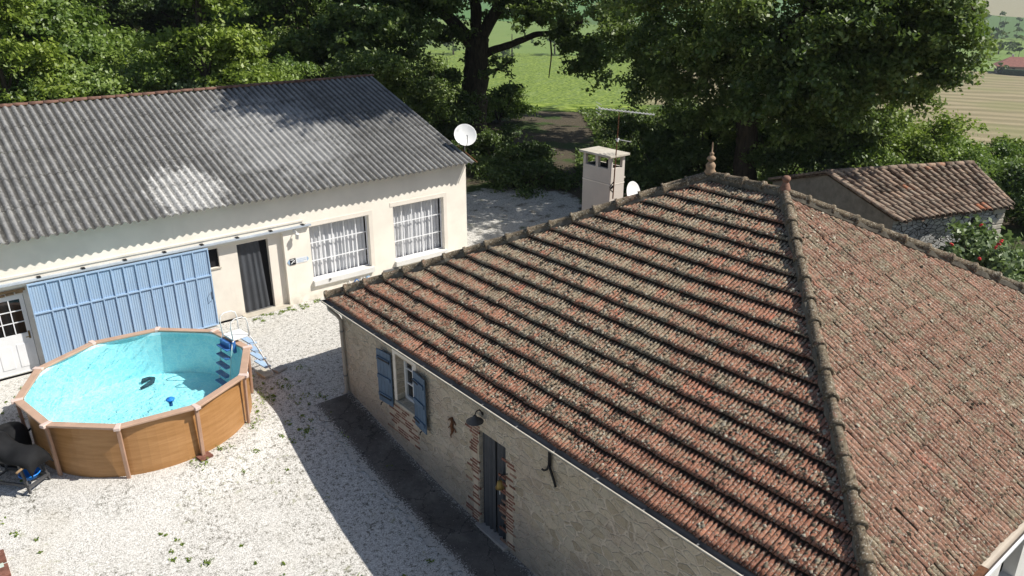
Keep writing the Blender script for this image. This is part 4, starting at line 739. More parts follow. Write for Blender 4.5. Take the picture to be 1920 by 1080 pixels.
# ---------------------------------------------------------------- outbuilding
EL, ER = Vector((24.73, 10.88, 1.8)), Vector((29.47, 9.22, 1.8)); RL, RR = Vector((25.45, 13.85, 2.66)), Vector((30.9, 11.28, 2.66)); NL, NR = Vector((26.3, 16.6, 1.75)), Vector((31.9, 14.0, 1.75))
ob = empty('outbuilding', (EL.x, EL.y, 0)); tag(ob, 'low rubble stone outbuilding with old canal tile roof behind the farmhouse', 'outbuilding'); OP = Vector((EL.x, EL.y, 0))
def ol(o): o.location = -OP; return o
def canal(A, B, C_, D, n, rows, seed):
    """A,B eave ends, D,C_ ridge ends; n columns of half-round cover tiles with channels between"""
    R = np.random.default_rng(seed); vs, fs, tr, nv = [], [], [], 0; A, B, C_, D = [np.array(q) for q in (A, B, C_, D)]
    K = 9; th = np.linspace(0, math.pi, K)
    for c in range(n):
        jj = R.normal(0, .012)
        for kind in (0, 1):
            for i in range(rows):
                s = (c+(.5 if kind else 0)+.25)/n; v0 = i/rows+R.normal(0, .008); v1 = (i+1.22)/rows; v1 = min(v1, 1.01)
                p0 = (A+(B-A)*s)*(1-v0)+(D+(C_-D)*s)*v0; p1 = (A+(B-A)*s)*(1-v1)+(D+(C_-D)*s)*v1; d = p1-p0; ln = np.linalg.norm(d); d /= ln; e = (B-A)/np.linalg.norm(B-A); N = np.cross(e, d); N *= np.sign(N[2]); e = np.cross(d, N)
                w = np.linalg.norm(B-A)/n; sk = R.normal(0, .010)
                if kind == 0: rr = [(0, w*.40-.012, .035), (0, w*.40, .045), (.06, w*.395, .045), (ln, w*.31, .02)]
                else: rr = [(0, w*.34, .0), (ln, w*.40, -.01)]
                for v, r_, lift in rr:
                    hgt = np.sin(th)*r_*.85*(1 if kind == 0 else -.6)
                    vs.append(p0 + d*v + e*(sk+jj) + np.cos(th)[:, None]*e*r_ + (hgt+lift)[:, None]*N)
                for q in range(len(rr)-1): a = nv+q*K+np.arange(K-1); fs.append(np.c_[a, a+K, a+K+1, a+1])
                t = R.beta(2, 2.4) if R.random() > .004 else 1.; t = t if kind == 0 else t*.3; t = 1. if (kind == 0 and i == 0 and c in (14, 15)) else t
                tr.append(np.full((len(rr)-1)*(K-1), t)); nv += len(rr)*K
    return npmesh('tile_slope', np.vstack(vs), np.vstack(fs), None, {'tr': np.concatenate(tr)})
orf = MB(); q = Vector((0, 0, -.06)); orf.quad(EL+q, ER+q, RR+q, RL+q); orf.quad(NR+q, NL+q, RL+q, RR+q); orf = ol(orf.build('roof', MAT['timber'], ob))
ea, eb = (RL-EL), (RR-ER)
o = link('tile_slope', canal(EL-ea*.05, ER-eb*.05, RR, RL, 20, 8, 3), MAT['canal'], orf); o = link('tile_slope', canal(NR, NL, RL, RR, 24, 8, 5), MAT['canal'], orf)
caps('ridge_tiles', RL+Vector((0, 0, .05)), RR+Vector((0, 0, .05)), 15, .12, 4, MAT['canal'], orf, False); caps('verge_tiles', EL+Vector((.02, 0, .05)), RL+Vector((.02, 0, .05)), 9, .085, 5, MAT['canal'], orf, False); caps('verge_tiles', ER+Vector((-.02, 0, .05)), RR+Vector((-.02, 0, .05)), 9, .085, 6, MAT['canal'], orf, False)
caps('verge_tiles', NL+Vector((.02, 0, .05)), RL+Vector((.02, 0, .05)), 8, .085, 7, MAT['canal'], orf, False)
m = MB(); i_ = (ER-EL).normalized(); s0 = EL + Vector((.10, .12, 0)); s1 = ER + Vector((-.16, .14, 0)); zb = -3.0
m.quad(Vector((s0.x, s0.y, zb)), Vector((s1.x, s1.y, zb)), s1+Vector((0, 0, -.02)), s0+Vector((0, 0, -.02))); n1 = NR+Vector((-.15, -.1, 0)); n0_ = NL+Vector((.1, -.1, 0)); m.quad(Vector((s1.x, s1.y, zb)), Vector((n1.x, n1.y, zb)), n1, RR+Vector((-.15, 0, -.05)), s1+Vector((0, 0, -.02))); m.quad(Vector((n1.x, n1.y, zb)), Vector((n0_.x, n0_.y, zb)), n0_, n1)
w = ol(m.build('wall', MAT['rubble'], ob)); m = MB(); c0 = s0.lerp(s1, .70); d_ = i_; 
m.bar(c0+Vector((0, 0, -.42))-Vector((.33, .944, 0))*.004, c0+d_*.2+Vector((0, 0, -.42))-Vector((.33, .944, 0))*.004, .02, .26); m.build('vent_opening', MAT['dark'], w)
m = MB(); R = random.Random(2)
for k in range(14): z = 1.72-k*.19; L = R.uniform(.28, .5); m.bar(s1-i_*L+Vector((.0, 0, -1.8+z-.09)), s1+i_*.03+Vector((0, 0, -1.8+z-.09)), .06, R.uniform(.14, .175))
m.build('quoin', MAT['slab'], w, bevel=.015)
m = MB(); m.quad(Vector((n0_.x, n0_.y, zb)), Vector((s0.x, s0.y, zb)), s0+Vector((0, 0, -.03)), RL+Vector((.1, 0, -.03)), n0_); o = ol(m.build('gable_wall', MAT['rough'], ob)); o['label'] = 'grey roughcast gable wall in shade'
# ---------------------------------------------------------------- vegetation
def leafmesh(name, blobs, n, size, seed, clump=.5, per=70, shell=.28, droop=.0, tone=0, twig=.14):
    """crown of many small leaf faces: ellipsoids carry boughs, boughs carry twigs, twigs carry leaves, with gaps between; blobs: (center, (rx,ry,rz))"""
    R = np.random.default_rng(seed); B = np.array([b[0] for b in blobs], float); Q = np.array([b[1] for b in blobs], float)
    wgt = (Q[:, 0]*Q[:, 1]+Q[:, 1]*Q[:, 2]+Q[:, 0]*Q[:, 2])**.9; k = max(4, n//700); bi = R.choice(len(B), k, p=wgt/wgt.sum())
    d = R.normal(size=(k, 3)); d /= np.linalg.norm(d, axis=1)[:, None]; rr = np.clip(1-np.abs(R.normal(0, shell, k)), .15, 1.05)
    cc = B[bi] + d*Q[bi]*rr[:, None]; ct = R.normal(0, .15, k); bs = clump*(.55+.9*R.random(k))
    m = max(8, n//26); bj = R.integers(0, k, m); o = R.normal(size=(m, 3))*np.array([1, 1, .42]); along = R.normal(size=m)*.7
    o = (o + d[bj]*along[:, None]*np.array([1, 1, .5]))*bs[bj][:, None]; o[:, 2] -= np.hypot(o[:, 0], o[:, 1])*(.22+droop); tc = cc[bj]+o; tt = ct[bj]+R.normal(0, .10, m)
    td = o/(np.linalg.norm(o, axis=1)[:, None]+1e-6)
    cl = R.integers(0, m, n); off = R.normal(size=(n, 3))*twig*np.array([1, 1, .7]) + td[cl]*(R.normal(size=n)*twig*1.1)[:, None]; c = tc[cl]+off
    N = R.normal(size=(n, 3))*.55+td[cl]*.35+np.array([.15, -.15, .6]); N /= np.linalg.norm(N, axis=1)[:, None]
    a = np.cross(N, R.normal(size=(n, 3))); a /= np.linalg.norm(a, axis=1)[:, None]+1e-9; b = np.cross(N, a)
    s = size*(.55+.75*R.random(n)); a *= s[:, None]*.62; b *= (s*.36)[:, None]
    V = np.stack([c-a, c-b*1.0+a*.1, c+a, c+b*1.0+a*.1], 1).reshape(-1, 3); F = np.arange(4*n).reshape(-1, 4)
    t = np.clip(.5+tone+tt[cl]+R.normal(0, .16, n), 0, 1)
    return npmesh(name, V, F, {'tone': np.repeat(t, 4)})
def limbs(mb, pts, r0, r1, n=9, wob=.02, seed=1):
    R = random.Random(seed); pts = [Vector(p) for p in pts]; q = []
    for i in range(len(pts)-1):
        for k in range(4):
            t = k/4; p0 = pts[max(i-1, 0)]; p1 = pts[i]; p2 = pts[i+1]; p3 = pts[min(i+2, len(pts)-1)]
            q.append(.5*((2*p1)+(p2-p0)*t+(2*p0-5*p1+4*p2-p3)*t*t+(3*p1-p0-3*p2+p3)*t**3) + Vector((R.uniform(-1, 1), R.uniform(-1, 1), 0))*r0*wob*4*(k > 0))
    q.append(pts[-1]); L = len(q); mb.tube(q, [(r0+(r1-r0)*(i/(L-1))**.8)*(1+R.uniform(-.06, .06)) for i in range(L)], n)
gz = lambda x, y: float(height(np.array([x]), np.array([y]))[0])
# -- the big oak by the lane
T = P(888, 245, 50); T.z = gz(T.x, T.y); D = 50
oak = empty('oak_tree', T); tag(oak, 'huge old oak with dark forked trunk standing before the bright green meadow', 'tree')
def op(px, py, r=D): return P(px, py, r)-T
m = MB(); base = Vector((0, 0, -.3))
limbs(m, [base, op(886, 215), op(890, 160), op(893, 108), op(898, 70)], 1.0, .62, 14, .02, 1)
limbs(m, [op(896, 100), op(868, 62), op(838, 30), op(800, 5), op(770, -25, 48), op(700, -70, 45)], .46, .22, 10, .04, 2)
limbs(m, [op(894, 80), op(893, 30), op(880, -40), op(860, -150)], .42, .26, 10, .04, 3)
limbs(m, [op(898, 85), op(918, 40), op(950, -5), op(1000, -50), op(1060, -110)], .42, .24, 10, .04, 4)
limbs(m, [op(905, 104), op(930, 92), op(962, 82), op(1000, 66), op(1042, 60, 48), op(1090, 40, 46)], .30, .12, 9, .05, 5)
limbs(m, [op(903, 150), op(918, 137), op(938, 128), op(960, 112)], .16, .05, 7, .05, 6)
limbs(m, [op(1030, 62, 48), op(1034, 100, 48), op(1029, 146, 48)], .07, .03, 6, .05, 7)
limbs(m, [op(960, 20), op(990, 20), op(1012, 45), op(1030, 30)], .14, .05, 7, .05, 8)
m.build('trunk', MAT['bark'], oak, True)
bl_ = [(op(700, 20, 44), (3, 3, 1.3)), (op(770, -10, 46), (2.6, 3, 1.2)), (op(660, 70, 42), (1.8, 2, 1.3)), (op(735, 85, 45), (1.2, 1.5, 1.2)), (op(820, -60, 46), (4, 4, 2)), (op(930, -80, 48), (4, 4, 2.4)), (op(960, 20, 50), (1.3, 1.2, .7)), (op(1015, 15, 49), (1.4, 1.5, .8)),
       (op(1075, 10, 45), (2.2, 2.4, 1.5)), (op(1060, 75, 47), (1.0, 1, 1.0)), (op(1045, 105, 48), (.55, .6, .9)), (op(1110, 90, 46), (1.6, 1.5, 1.6)), (op(1150, 40, 44), (2.3, 2.4, 2.0)), (op(1100, 160, 46), (.9, .9, .7)),
       (Vector((0, 0, 15)), (9, 9, 5)), (Vector((-5, -7, 12)), (5, 5, 2.2)), (Vector((6, -4, 13)), (6, 5, 3)), (Vector((9.5, -6, 13)), (6.5, 5.5, 2.2)), (Vector((8.5, -13, 12.6)), (5, 5, 1.9)), (Vector((14, -3, 12.5)), (5, 5, 2)), (Vector((4, -11, 12.5)), (4, 4, 1.8)), (op(900, 20, 47), (1.0, 1, .6)), (op(946, 120), (.9, .9, .55)), (op(925, 150), (.5, .5, .5)), (op(835, 62, 49), (1.0, 1, .6))]
link('crown', leafmesh('crown', bl_, 230000, .21, 11, .62, 60, .34), LEAF['oak'], oak)
# -- the great tree mass behind the farmhouse ridge
def bigtree(label, base, tr, blobs, n, size, mat, seed, tone=0, cat='tree', name='oak_tree', clump=.5):
    t = empty(name, base); tag(t, label, cat); m = MB()
    for i, (pts, r0, r1) in enumerate(tr): limbs(m, [Vector(p)-base for p in pts], r0, r1, 9, .04, seed+i)
    if tr: m.build('trunk', MAT['bark'], t, True)
    link('crown', leafmesh('crown', [(Vector(c)-base, q) for c, q in blobs], n, size, seed, clump, 60, .32, tone=tone), mat, t); return t
b = P(1402, 330, 35); b.z = gz(b.x, b.y)
DARKOAK = bigtree('broad dark oak rising behind the farmhouse ridge and its finial', b, [([b, P(1400, 240, 35), P(1398, 170, 35), P(1385, 60, 34), P(1360, -120, 34)], .55, .28), ([P(1399, 190, 35), P(1440, 110, 34), P(1500, 30, 33), P(1560, -50, 32)], .28, .1), ([P(1398, 180, 35), P(1340, 110, 36), P(1270, 50, 37)], .25, .1), ([P(1400, 240, 35), P(1470, 190, 34), P(1540, 150, 33)], .16, .06)],
    [(P(1300, 20, 34), (3.2, 3.2, 2.4)), (P(1400, -20, 31), (3, 3, 2.2)), (P(1500, 40, 31), (2.6, 2.6, 2.6)), (P(1420, 120, 34), (2.8, 2.5, 2.0)), (P(1340, 150, 35), (2.0, 2.4, 1.8)), (P(1500, 160, 32), (2.2, 2.2, 2.0)), (P(1580, 90, 31), (2.0, 2.2, 2.2)), (P(1230, 110, 37), (1.6, 2, 2.0)), (P(1210, 40, 38), (2, 2, 1.6)),
     (Vector((26.3, 18.8, 14.6)), (3.4, 2.6, 2.0)), (Vector((23.8, 19.6, 14.8)), (4, 2.6, 2)), *[(Vector((19.2, 19.9, 15.2)), (2.4, 1.0, .8))]*12, *[(Vector((22.3, 19.6, 15.0)), (2.2, 1.4, 1.0))]*4, (P(1650, -10, 32), (2.4, 2.4, 1.6)), (P(1330, 230, 37), (1.6, 2, 1.2)), (P(1470, 240, 36), (1.8, 2, 1.1))], 225000, .155, LEAF['oak'], 21, .06)
link('crown', leafmesh('crown', [(Vector((19.0, 20.0, 15.2))-b, (2.1, .9, .6)), (Vector((17.6, 20.4, 15.3))-b, (1.0, .7, .5)), (Vector((21.3, 19.6, 15.0))-b, (1.6, 1.2, .6)), (Vector((24, 19, 15))-b, (2.3, 1.3, .7))], 60000, .2, 77, .32, 60, .5), LEAF['oak'], DARKOAK)  # unseen dense leaf layer, added overhead to cast the barn roof shadow
b = P(1600, 330, 36); b.z = gz(b.x, b.y)
bigtree('spreading oak whose right boughs droop in front of the mown field', b, [([b, P(1600, 220, 36), P(1610, 120, 35), P(1620, -30, 34)], .35, .18), ([P(1605, 150, 36), P(1670, 90, 34), P(1740, 70, 32), P(1810, 60, 31)], .13, .03), ([P(1610, 90, 35), P(1690, 20, 33), P(1770, -10, 31), P(1830, 20, 30)], .14, .04), ([P(1700, 90, 33), P(1735, 130, 32), P(1765, 150, 31.5)], .05, .02), ([P(1604, 180, 36), P(1650, 170, 35), P(1700, 180, 34)], .07, .02)],
    [(P(1640, 60, 33), (2.0, 2, 1.9)), (P(1680, 15, 32), (1.5, 1.7, 1.3)), (P(1720, -15, 31), (1.2, 1.5, .8)), (P(1775, 0, 30.5), (.55, .6, .35)), (P(1700, 85, 32), (1.2, 1.4, 1.0)), (P(1755, 60, 31.5), (1.1, 1.2, .7)), (P(1785, 45, 31), (.6, .7, .35)), (P(1822, 36, 31), (.3, .3, .10)), (P(1765, 115, 31.5), (.65, .7, .5)), (P(1750, 145, 31.5), (.4, .4, .3)), (P(1775, 135, 31.5), (.3, .3, .25)), (P(1830, 75, 31), (.2, .2, .3)), (P(1842, 90, 31), (.12, .12, .2)),
     (P(1650, 150, 35), (1.6, 1.8, 1.2)), (P(1700, 130, 33), (.8, .9, .8)), (P(1715, 165, 33), (.45, .5, .3)), (P(1590, 200, 36), (2.2, 2.2, 1.5)), (P(1640, 225, 36), (1.2, 1.2, .9)), (P(1600, 20, 34), (2.4, 2.4, 2.0))], 95000, .15, LEAF['oak'], 31, .12, clump=.30)
# -- shrubs under and beside them
def shrub(label, c, q, n, size, mat, seed, tone=0, cat='shrub', group=None, name='shrub', clump=.28):
    b = Vector((c[0], c[1], min(gz(c[0], c[1]), c[2]-q[2]*.5))); t = empty(name, b); tag(t, label, cat, group); R = random.Random(seed); m = MB()
    for k in range(7): a = R.uniform(0, 6.28); m.tube([(0, 0, 0), (math.cos(a)*q[0]*.3, math.sin(a)*q[1]*.3, (c[2]-b.z)*.6), (math.cos(a)*q[0]*.7, math.sin(a)*q[1]*.7, (c[2]-b.z)+q[2]*.5)], [.05, .035, .012], 5)
    m.build('stem', MAT['bark'], t); bb = [(Vector(c)-b, q)]
    for k in range(6): a = R.uniform(0, 6.28); bb.append((Vector(c)-b+Vector((math.cos(a)*q[0]*.65, math.sin(a)*q[1]*.65, R.uniform(-.3, .35)*q[2])), tuple(v*R.uniform(.35, .6) for v in q)))
    link('foliage', leafmesh('foliage', bb, n, size, seed, clump, 45, .25, tone=tone), mat, t); return t
G = 'undergrowth along the edge of the trees'
SH = [('yellow green creeper mound where the dark oak meets the mown field', (1690, 262, 37), (2.0, 2.2, 1.7), 26000, .13, 'lime', .0),
 ('bright green shrub below the creeper mound, above the outbuilding ridge', (1640, 300, 36), (1.8, 2.0, 1.0), 16000, .12, 'mid', .05),
 ('pale blue-green bush just above the left end of the outbuilding ridge', (1560, 305, 36), (1.5, 1.6, .8), 14000, .12, 'blue', .2),
 ('low green bush above the right end of the outbuilding ridge', (1760, 300, 37), (1.7, 1.6, .7), 14000, .12, 'mid', .12),
 ('dense green thicket at the right edge, beyond the outbuilding', (1895, 325, 41), (2.6, 2.6, 1.4), 24000, .14, 'mid', .0),
 ('grassy green thicket on the slope right of the outbuilding roof', (1840, 290, 44), (2.0, 2.2, 1.1), 17000, .14, 'lime', -.2),
 ('dark bush filling the gap right of the outbuilding wall', (1925, 385, 36), (1.6, 1.9, 1.6), 15000, .13, 'dark', 0),
 ('dark shrub mass behind the taller finial', (1330, 265, 36.5), (2.6, 2.2, 1.6), 26000, .12, 'dark', .1),
 ('dark shrub mass right of the television aerial', (1235, 255, 38), (2.4, 2.2, 1.9), 26000, .12, 'dark', .1),
 ('dark bush low between chimney and taller finial', (1260, 320, 35), (2.2, 2.0, 1.2), 20000, .12, 'dark', .0),
 ('ivy covered bush with light leaves behind the shorter finial', (1470, 280, 36), (2.3, 2.2, 1.5), 26000, .12, 'oak', .05),
 ('dark bush behind the satellite dish of the barn', (930, 290, 40), (2.6, 2.4, 1.2), 20000, .13, 'dark', .1),
 ('dark bush by the barn gable beside the gravel drive', (985, 330, 36), (2.0, 2.2, 1.0), 15000, .12, 'dark', .05),
 ('sunlit young bush at the right foot of the big oak trunk', (935, 190, 52), (1.6, 1.4, 1.3), 11000, .16, 'mid', .1),
 ('dark bush at the left foot of the big oak trunk', (830, 215, 46), (2.2, 2.2, 1.5), 17000, .15, 'oak', -.1),
 ('brownish twiggy shrub beside the barn ridge end', (765, 170, 42), (2.0, 2.0, 1.8), 16000, .14, 'oak', 0),
 ('light green sapling left of the big oak trunk, over the meadow', (815, 135, 47), (1.3, 1.3, 1.6), 4500, .18, 'mid', .15),
 ('leafy bough shrub above the right end of the barn ridge', (690, 130, 40), (1.7, 2.0, 1.0), 15000, .13, 'oak', .05),
 ('bright green low shrub behind the barn ridge, left of centre', (235, 145, 38), (3.0, 2.4, .9), 24000, .14, 'mid', .25),
 ('sparse grey green bush with bare twigs behind the barn ridge', (300, 152, 37), (1.6, 1.6, .6), 7000, .12, 'blue', .15),
 ('green shrub under the yellow-green tree behind the barn', (480, 140, 38), (2.0, 2.0, .9), 18000, .13, 'mid', .1),
 ('tangled low bush at the left edge behind the barn ridge', (20, 165, 38), (2.2, 2.2, 1.0), 15000, .14, 'mid', 0)]
for i, (lab, (px, py, r), q, n, s, mt, tone) in enumerate(SH): shrub(lab, P(px, py, r), q, n, s, LEAF[mt], 100+i, tone, group=G)
# -- oleander by the outbuilding
c = Vector((25.3, 8.3, .55)); c = P(1868, 500, 27.2)
t = shrub('oleander bush with a few red flowers in front of the outbuilding wall', c, (1.7, 1.35, 1.15), 14000, .17, LEAF['blue'], 71, .3, 'bush', name='oleander_bush', clump=.3)
R = random.Random(5); m = MB()
for px, py in ((1868, 465), (1873, 458), (1836, 485), (1785, 458), (1841, 422), (1877, 452)):
    f = P(px, py, 25.4)-t.location
    m = MB()
    for k in range(4): m.lathe([(.001, -.03), (.035, 0), (.03, .025), (.001, .03)], f+Vector((R.uniform(-.03, .03), R.uniform(-.03, .03), R.uniform(-.03, .03))), 6)
    m.build('flower', MAT['flower'], t)
# -- the wood behind the barn: one tree of each kind, then copies
def woodtree(seed, H, w, mat, size, n, tone=0):
    R = random.Random(seed); t = empty('woodland_tree'); m = MB(); limbs(m, [(0, 0, -.4), (.1, .05, H*.3), (-.1, .1, H*.6), (.05, 0, H*.92)], .20, .05, 8, .05, seed); bb = []
    for k in range(15):
        z = R.uniform(.16, 1)*H; f = math.sin(min(1, (z/H)*1.05)*math.pi*.86+.25); a = R.uniform(0, 6.28); rr = w*f*R.uniform(.35, .8); c = Vector((math.cos(a)*rr, math.sin(a)*rr, z)); s = w*R.uniform(.28, .45); bb.append((c, (s, s, s*.62)))
        m.tube([(0, 0, z*.75), c*.6+Vector((0, 0, z*.35)), c], [.06, .04, .015], 5)
    m.build('trunk', MAT['bark'], t, True); link('crown', leafmesh('crown', bb, n, size, seed, .42, 60, .35, tone=tone), LEAF[mat], t); return t
kinds = dict(a=('mid', 9.5, 2.9, .17, 42000, 0), b=('lime', 10, 2.2, .17, 40000, 0), c=('oak', 11, 3.4, .18, 46000, 0), d=('dark', 12, 3.6, .19, 44000, .1))
protos = {k: woodtree(300+i, v[1], v[2], v[0], v[3], v[4], v[5]) for i, (k, v) in enumerate(kinds.items())}; used = set()
def put(k, px, r, rz, sc, label, dz=0, az=None):
    a = protos[k]; p = P(px, 100, r); z = gz(p.x, p.y)
    if k in used:
        o = a.copy(); C.objects.link(o)
        for ch in a.children: c_ = ch.copy(); C.objects.link(c_); c_.parent = o
    else: o = a; used.add(k)
    o.location = (p.x, p.y, z+dz); o.rotation_euler = (0, 0, rz); o.scale = (sc, sc, sc); tag(o, label, 'tree', 'trees of the wood behind the barn'); return o
WT = [('a', 60, 40, 0, 1.0, 'green tree with a dark bare stem at the far left behind the barn'), ('a', 150, 44, 2, 1.1, 'blue-lit leafy green tree second from the left behind the barn'), ('b', 0, 36, 1, .95, 'yellow-green tree cut by the left edge of the picture'),
 ('b', 385, 36, .5, 1.0, 'narrow bright yellow-green tree above the middle of the barn ridge'), ('b', 440, 36, 3, .66, 'small yellow-green tree close behind the barn ridge'), ('a', 480, 44, 4, .9, 'mid green tree right of the yellow-green ones'),
 ('c', 560, 44, 1, .9, 'dark leafy oak above the shaded part of the barn roof'), ('c', 640, 48, 3, 1.0, 'taller dark oak just left of where the meadow shows'), ('d', 300, 60, 1, 1.0, 'deeply shaded tree in the dark gap of the wood'),
 ('d', 250, 66, 4, 1.1, 'dark tree at the back of the wood, left of the gap'), ('d', 340, 56, 2, 1.0, 'dark tree behind the narrow yellow-green one'), ('d', 120, 60, 5, 1.2, 'dark tree at the back of the wood behind the two left green trees'), ('d', 20, 54, 2, 1.1, 'dark tree at the back left corner of the wood'), ('d', 440, 56, 0, 1.1, 'dark tree standing behind the small yellow-green tree'),
 ('d', 520, 54, 3, 1.1, 'dark tree behind the mid green tree'), ('c', 600, 56, 5, 1.1, 'oak at the back of the wood, above the shaded barn roof'), ('c', 665, 56, 2, .9, 'last oak of the wood before the meadow opens'), ('d', 180, 74, 0, 1.2, 'tall dark tree at the very back of the wood, left'), ('d', 400, 72, 2, 1.2, 'tall dark tree at the very back of the wood, centre'), ('d', 560, 70, 3, 1.2, 'tall dark tree at the very back of the wood, right'), ('d', 60, 76, 3, 1.2, 'tall dark tree at the very back of the wood, far left'), ('d', -60, 66, 3, 1.2, 'tall dark tree beyond the left edge of the wood')]
for k, px, r, rz, sc, lab in WT: put(k, px, r, rz, sc, lab)
# -- weeds in the gravel, nobody could count them
R = np.random.default_rng(9); cs = []
for _ in range(900):
    x, y = R.uniform(-1, 6.9), R.uniform(6.5, 20.3)
    d = math.sin(x*1.3+1)*math.sin(y*.9)+math.sin(x*.5+y*.7)
    if d < -.9 + R.random()*2.1 or math.hypot(x-PC.x, y-PC.y) < 2.3: continue
    cs.append((x, y, .04*R.random()**2+.012))
for _ in range(22): a = R.uniform(-1.5, .6); cs.append((PC.x+math.cos(a)*(2.33+R.random()*.2), PC.y+math.sin(a)*(2.33+R.random()*.2), .08))
for _ in range(70): cs.append((R.uniform(7, 14), BY-.12-abs(R.normal(0, .2)), .03))
cs = np.array(cs); n = 15; K = len(cs); c = np.repeat(cs, n, 0); s = c[:, 2]; pos = np.c_[c[:, 0]+R.normal(0, 1, K*n)*s*1.2, c[:, 1]+R.normal(0, 1, K*n)*s*1.2, np.abs(R.normal(0, .5, K*n))*s*.7+.008]; pos[:, 2] += height(pos[:, 0], pos[:, 1])
N = R.normal(size=(K*n, 3))*.6+np.array([0, 0, 1]); N /= np.linalg.norm(N, axis=1)[:, None]; a = np.cross(N, R.normal(size=(K*n, 3))); a /= np.linalg.norm(a, axis=1)[:, None]; b = np.cross(N, a); sz = .018+.02*R.random(K*n); a *= sz[:, None]; b *= sz[:, None]*.5
V = np.stack([pos-a, pos-b, pos+a, pos+b], 1).reshape(-1, 3); o = link('weeds', npmesh('weeds', V, np.arange(4*K*n).reshape(-1, 4), {'tone': np.repeat(np.clip(R.normal(.35, .25, K*n), 0, 1), 4)}), LEAF['lime']); tag(o, 'small green weeds scattered through the gravel', 'weeds', kind='stuff')
# -- leaf litter / ground cover under the trees: low green tufts, uncountable
n = 60000; az = np.radians(R.uniform(20, 60, n)); r = R.uniform(31, 60, n); x = r*np.cos(az); y = r*np.sin(az); keep = (seg(x, y, (19, 24), (30, 36)) > 3.2) & (seg(x, y, (30, 36), (38, 46)) > 4.5) & ~((x < 15.3) & (y < 33.5)) & (seg(x, y, (17, 22), (20.5, 25)) > 5)
x, y = x[keep], y[keep]; n = len(x); pos = np.c_[x, y, height(x, y)+np.abs(R.normal(0, .12, n))]; N = R.normal(size=(n, 3))*.5+np.array([0, 0, 1]); N /= np.linalg.norm(N, axis=1)[:, None]; a = np.cross(N, R.normal(size=(n, 3))); a /= np.linalg.norm(a, axis=1)[:, None]; b = np.cross(N, a); sz = .08+.09*R.random(n); a *= sz[:, None]; b *= sz[:, None]*.55
V = np.stack([pos-a, pos-b, pos+a, pos+b], 1).reshape(-1, 3); o = link('ground_cover', npmesh('ground_cover', V, np.arange(4*n).reshape(-1, 4), {'tone': np.repeat(np.clip(R.normal(.5, .22, n), 0, 1), 4)}), LEAF['oak']); tag(o, 'low green ground cover under the big trees', 'ground cover', kind='stuff')
# -- valley: far house, hedge, round bush, bale, trees
def flat(px, py): d = ray(px, py); 
def VP(px, r): p = P(px, 100, r); return Vector((p.x, p.y, gz(p.x, p.y)))
h0 = VP(1915, 452); t = empty('far_house', h0, rad(20-90+8)); tag(t, 'low farmhouse with a hipped red roof far off beyond the mown field', 'house'); m = MB()
m.box((-9, -5, 0), (9, 5, 3.2)); m.build('wall', simple('far_house_wall', (.40, .30, .24), .9, .1, 1), t); m = MB(); a = [(-10, -6, 3.2), (10, -6, 3.2), (10, 6, 3.2), (-10, 6, 3.2)]; e = [(-4, 0, 7.2), (4, 0, 7.2)]; m.quad(a[0], a[1], e[1], e[0]); m.quad(a[1], a[2], e[1]); m.quad(a[2], a[3], e[0], e[1]); m.quad(a[3], a[0], e[0]); rf = m.build('roof', MAT['redroof'], t); m = MB(); m.box((-3.4, .6, 5), (-2.6, 1.6, 8.2)); m.build('chimney', MAT['white_render'], rf)
for x in (-6.5, -3, 2, 5.5): m = MB(); m.box((x, -5.06, .8), (x+1.1, -4.98, 2.4)); m.build('window', MAT['dark'], t)
for y in (-3.4, .8): m = MB(); m.box((-9.06, y, .8), (-8.98, y+1.3, 2.4)); m.build('window', MAT['dark'], t)
def farcrown(name, lab, px, r, q, n, size, mat='dark', group=None, tone=.2, seed=1, trunk=True):
    p = VP(px, r); t = empty(name, p); tag(t, lab, 'tree' if name != 'round_hedge' else 'hedge', group); bb = []
    R = random.Random(seed)
    for k in range(7): z = (k+.35)/7; bb.append((Vector((R.uniform(-.3, .3)*q[0], R.uniform(-.3, .3)*q[1], q[2]*z*1.0)), (q[0]*(.5+.4*math.sin(z*3)), q[1]*(.5+.4*math.sin(z*3)), q[2]*.16)))
    link('crown', leafmesh('crown', bb, n, size, seed, q[0]*.15, 40, .2, tone=tone), LEAF[mat], t)
    if trunk: m = MB(); m.tube([(0, 0, -.5), (0, 0, q[2]*.8)], [q[0]*.05, q[0]*.02], 6); m.build('trunk', MAT['bark'], t)
    return t
farcrown('round_hedge', 'rounded dark clipped bush at the left end of the far hedge', 1881, 444, (2.6, 2.6, 5.2), 5000, .7, 'oak', None, .1, 5, False)
p0, p1 = VP(1887, 441), VP(1960, 438); m = MB(); m.bar(p0+Vector((0, 0, 1.0)), p1+Vector((0, 0, 1.0)), 2.4, 3.2); o = m.build('hedge', MAT['hedge'], bevel=.4); tag(o, 'long clipped dark hedge in front of the far farmhouse', 'hedge')
GF = 'trees scattered across the far valley'
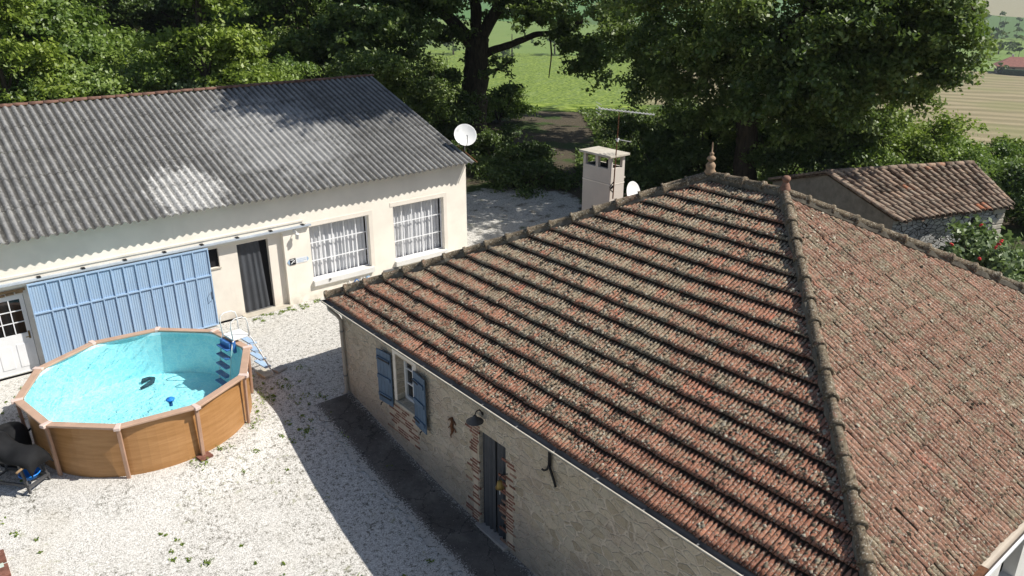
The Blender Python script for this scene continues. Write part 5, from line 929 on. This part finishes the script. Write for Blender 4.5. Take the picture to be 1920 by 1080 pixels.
FT = [(1797, 640, (6, 6, 18), 'grey green tree seen through the drooping boughs'), (1840, 600, (9, 9, 10), 'broad dusky tree left of the far farmhouse'), (1872, 560, (9, 9, 9), 'wide round tree behind the clipped bush of the far farmhouse'), (1862, 700, (5, 5, 19), 'left one of two close tall poplars in the valley'), (1872, 705, (4, 4, 19), 'right one of two close tall poplars in the valley'), (1852, 690, (10, 10, 11), 'dark rounded tree at the feet of the two tall poplars'), (1898, 720, (3.5, 3.5, 18), 'single slim poplar against the tan far field'), (1911, 520, (3, 3, 15), 'slim poplar rising behind the far farmhouse roof'), (1922, 700, (8, 8, 20), 'tall dark tree cut by the right edge in the valley'), (1830, 480, (5, 5, 6), 'pale round bush at the far end of the mown field'), (1800, 470, (6, 6, 7), 'pale bush behind the drooping bough at the field end'), (1890, 600, (6, 6, 6), 'low tree between the clipped bush and the slim poplar'), (1835, 900, (7, 7, 13), 'faint tree before the tan far slope'), (1700, 520, (9, 9, 14), 'tree glimpsed behind the big oak, at the field end'), (1640, 560, (9, 9, 14), 'valley tree hidden mostly by the dark oak')]
for i, (px, r, q, lab) in enumerate(FT): farcrown('valley_tree', lab, px, r, q, 3500, .9, 'oak' if i % 3 else 'blue', GF, .1, 50+i)
for i, (px, r) in enumerate(((780, 470), (850, 480), (960, 470), (1040, 480), (1120, 475), (1210, 480))): farcrown('valley_tree', ['bushy tree at the far left end of the green meadow', 'tree behind the left limb of the big oak', 'tree beyond the meadow, right of the oak fork', 'small tree beyond the meadow under the long oak limb', 'tree beyond the meadow behind the hanging boughs', 'tree beyond the meadow above the television aerial'][i], px, r, (11, 11, 15), 3500, 1.1, 'mid', GF, .1, 90+i)
p = VP(1903, 205); t = MB(); t.lathe([(.001, -.6), (.66, -.6), (.7, -.55), (.7, .55), (.66, .6), (.001, .6)], (0, 0, 0), 18, Matrix.Rotation(rad(90), 4, 'X')); o = t.build('hay_bale', simple('hay', (.16, .12, .07), .95, .3, 4), smooth=True); o.location = p+Vector((0, 0, .68)); o.rotation_euler = (0, 0, .6); tag(o, 'lone brown round hay bale on the mown field', 'hay bale')

# -- the summer air between here and the far hills
m = MB(); m.box((-500, -500, -60), (7500, 7500, 330)); hz = m.build('haze', None); tag(hz, 'thin summer haze over the valley', kind='stuff')
hm = bpy.data.materials.new('haze'); hm.use_nodes = True; hn = hm.node_tree.nodes; hn.remove(hn['Principled BSDF']); pv = hn.new('ShaderNodeVolumePrincipled'); pv.inputs['Color'].default_value = (.80, .88, 1, 1); pv.inputs['Density'].default_value = .00018; pv.inputs['Anisotropy'].default_value = .2
hm.node_tree.links.new(pv.outputs[0], hn['Material Output'].inputs['Volume']); hz.data.materials.append(hm)
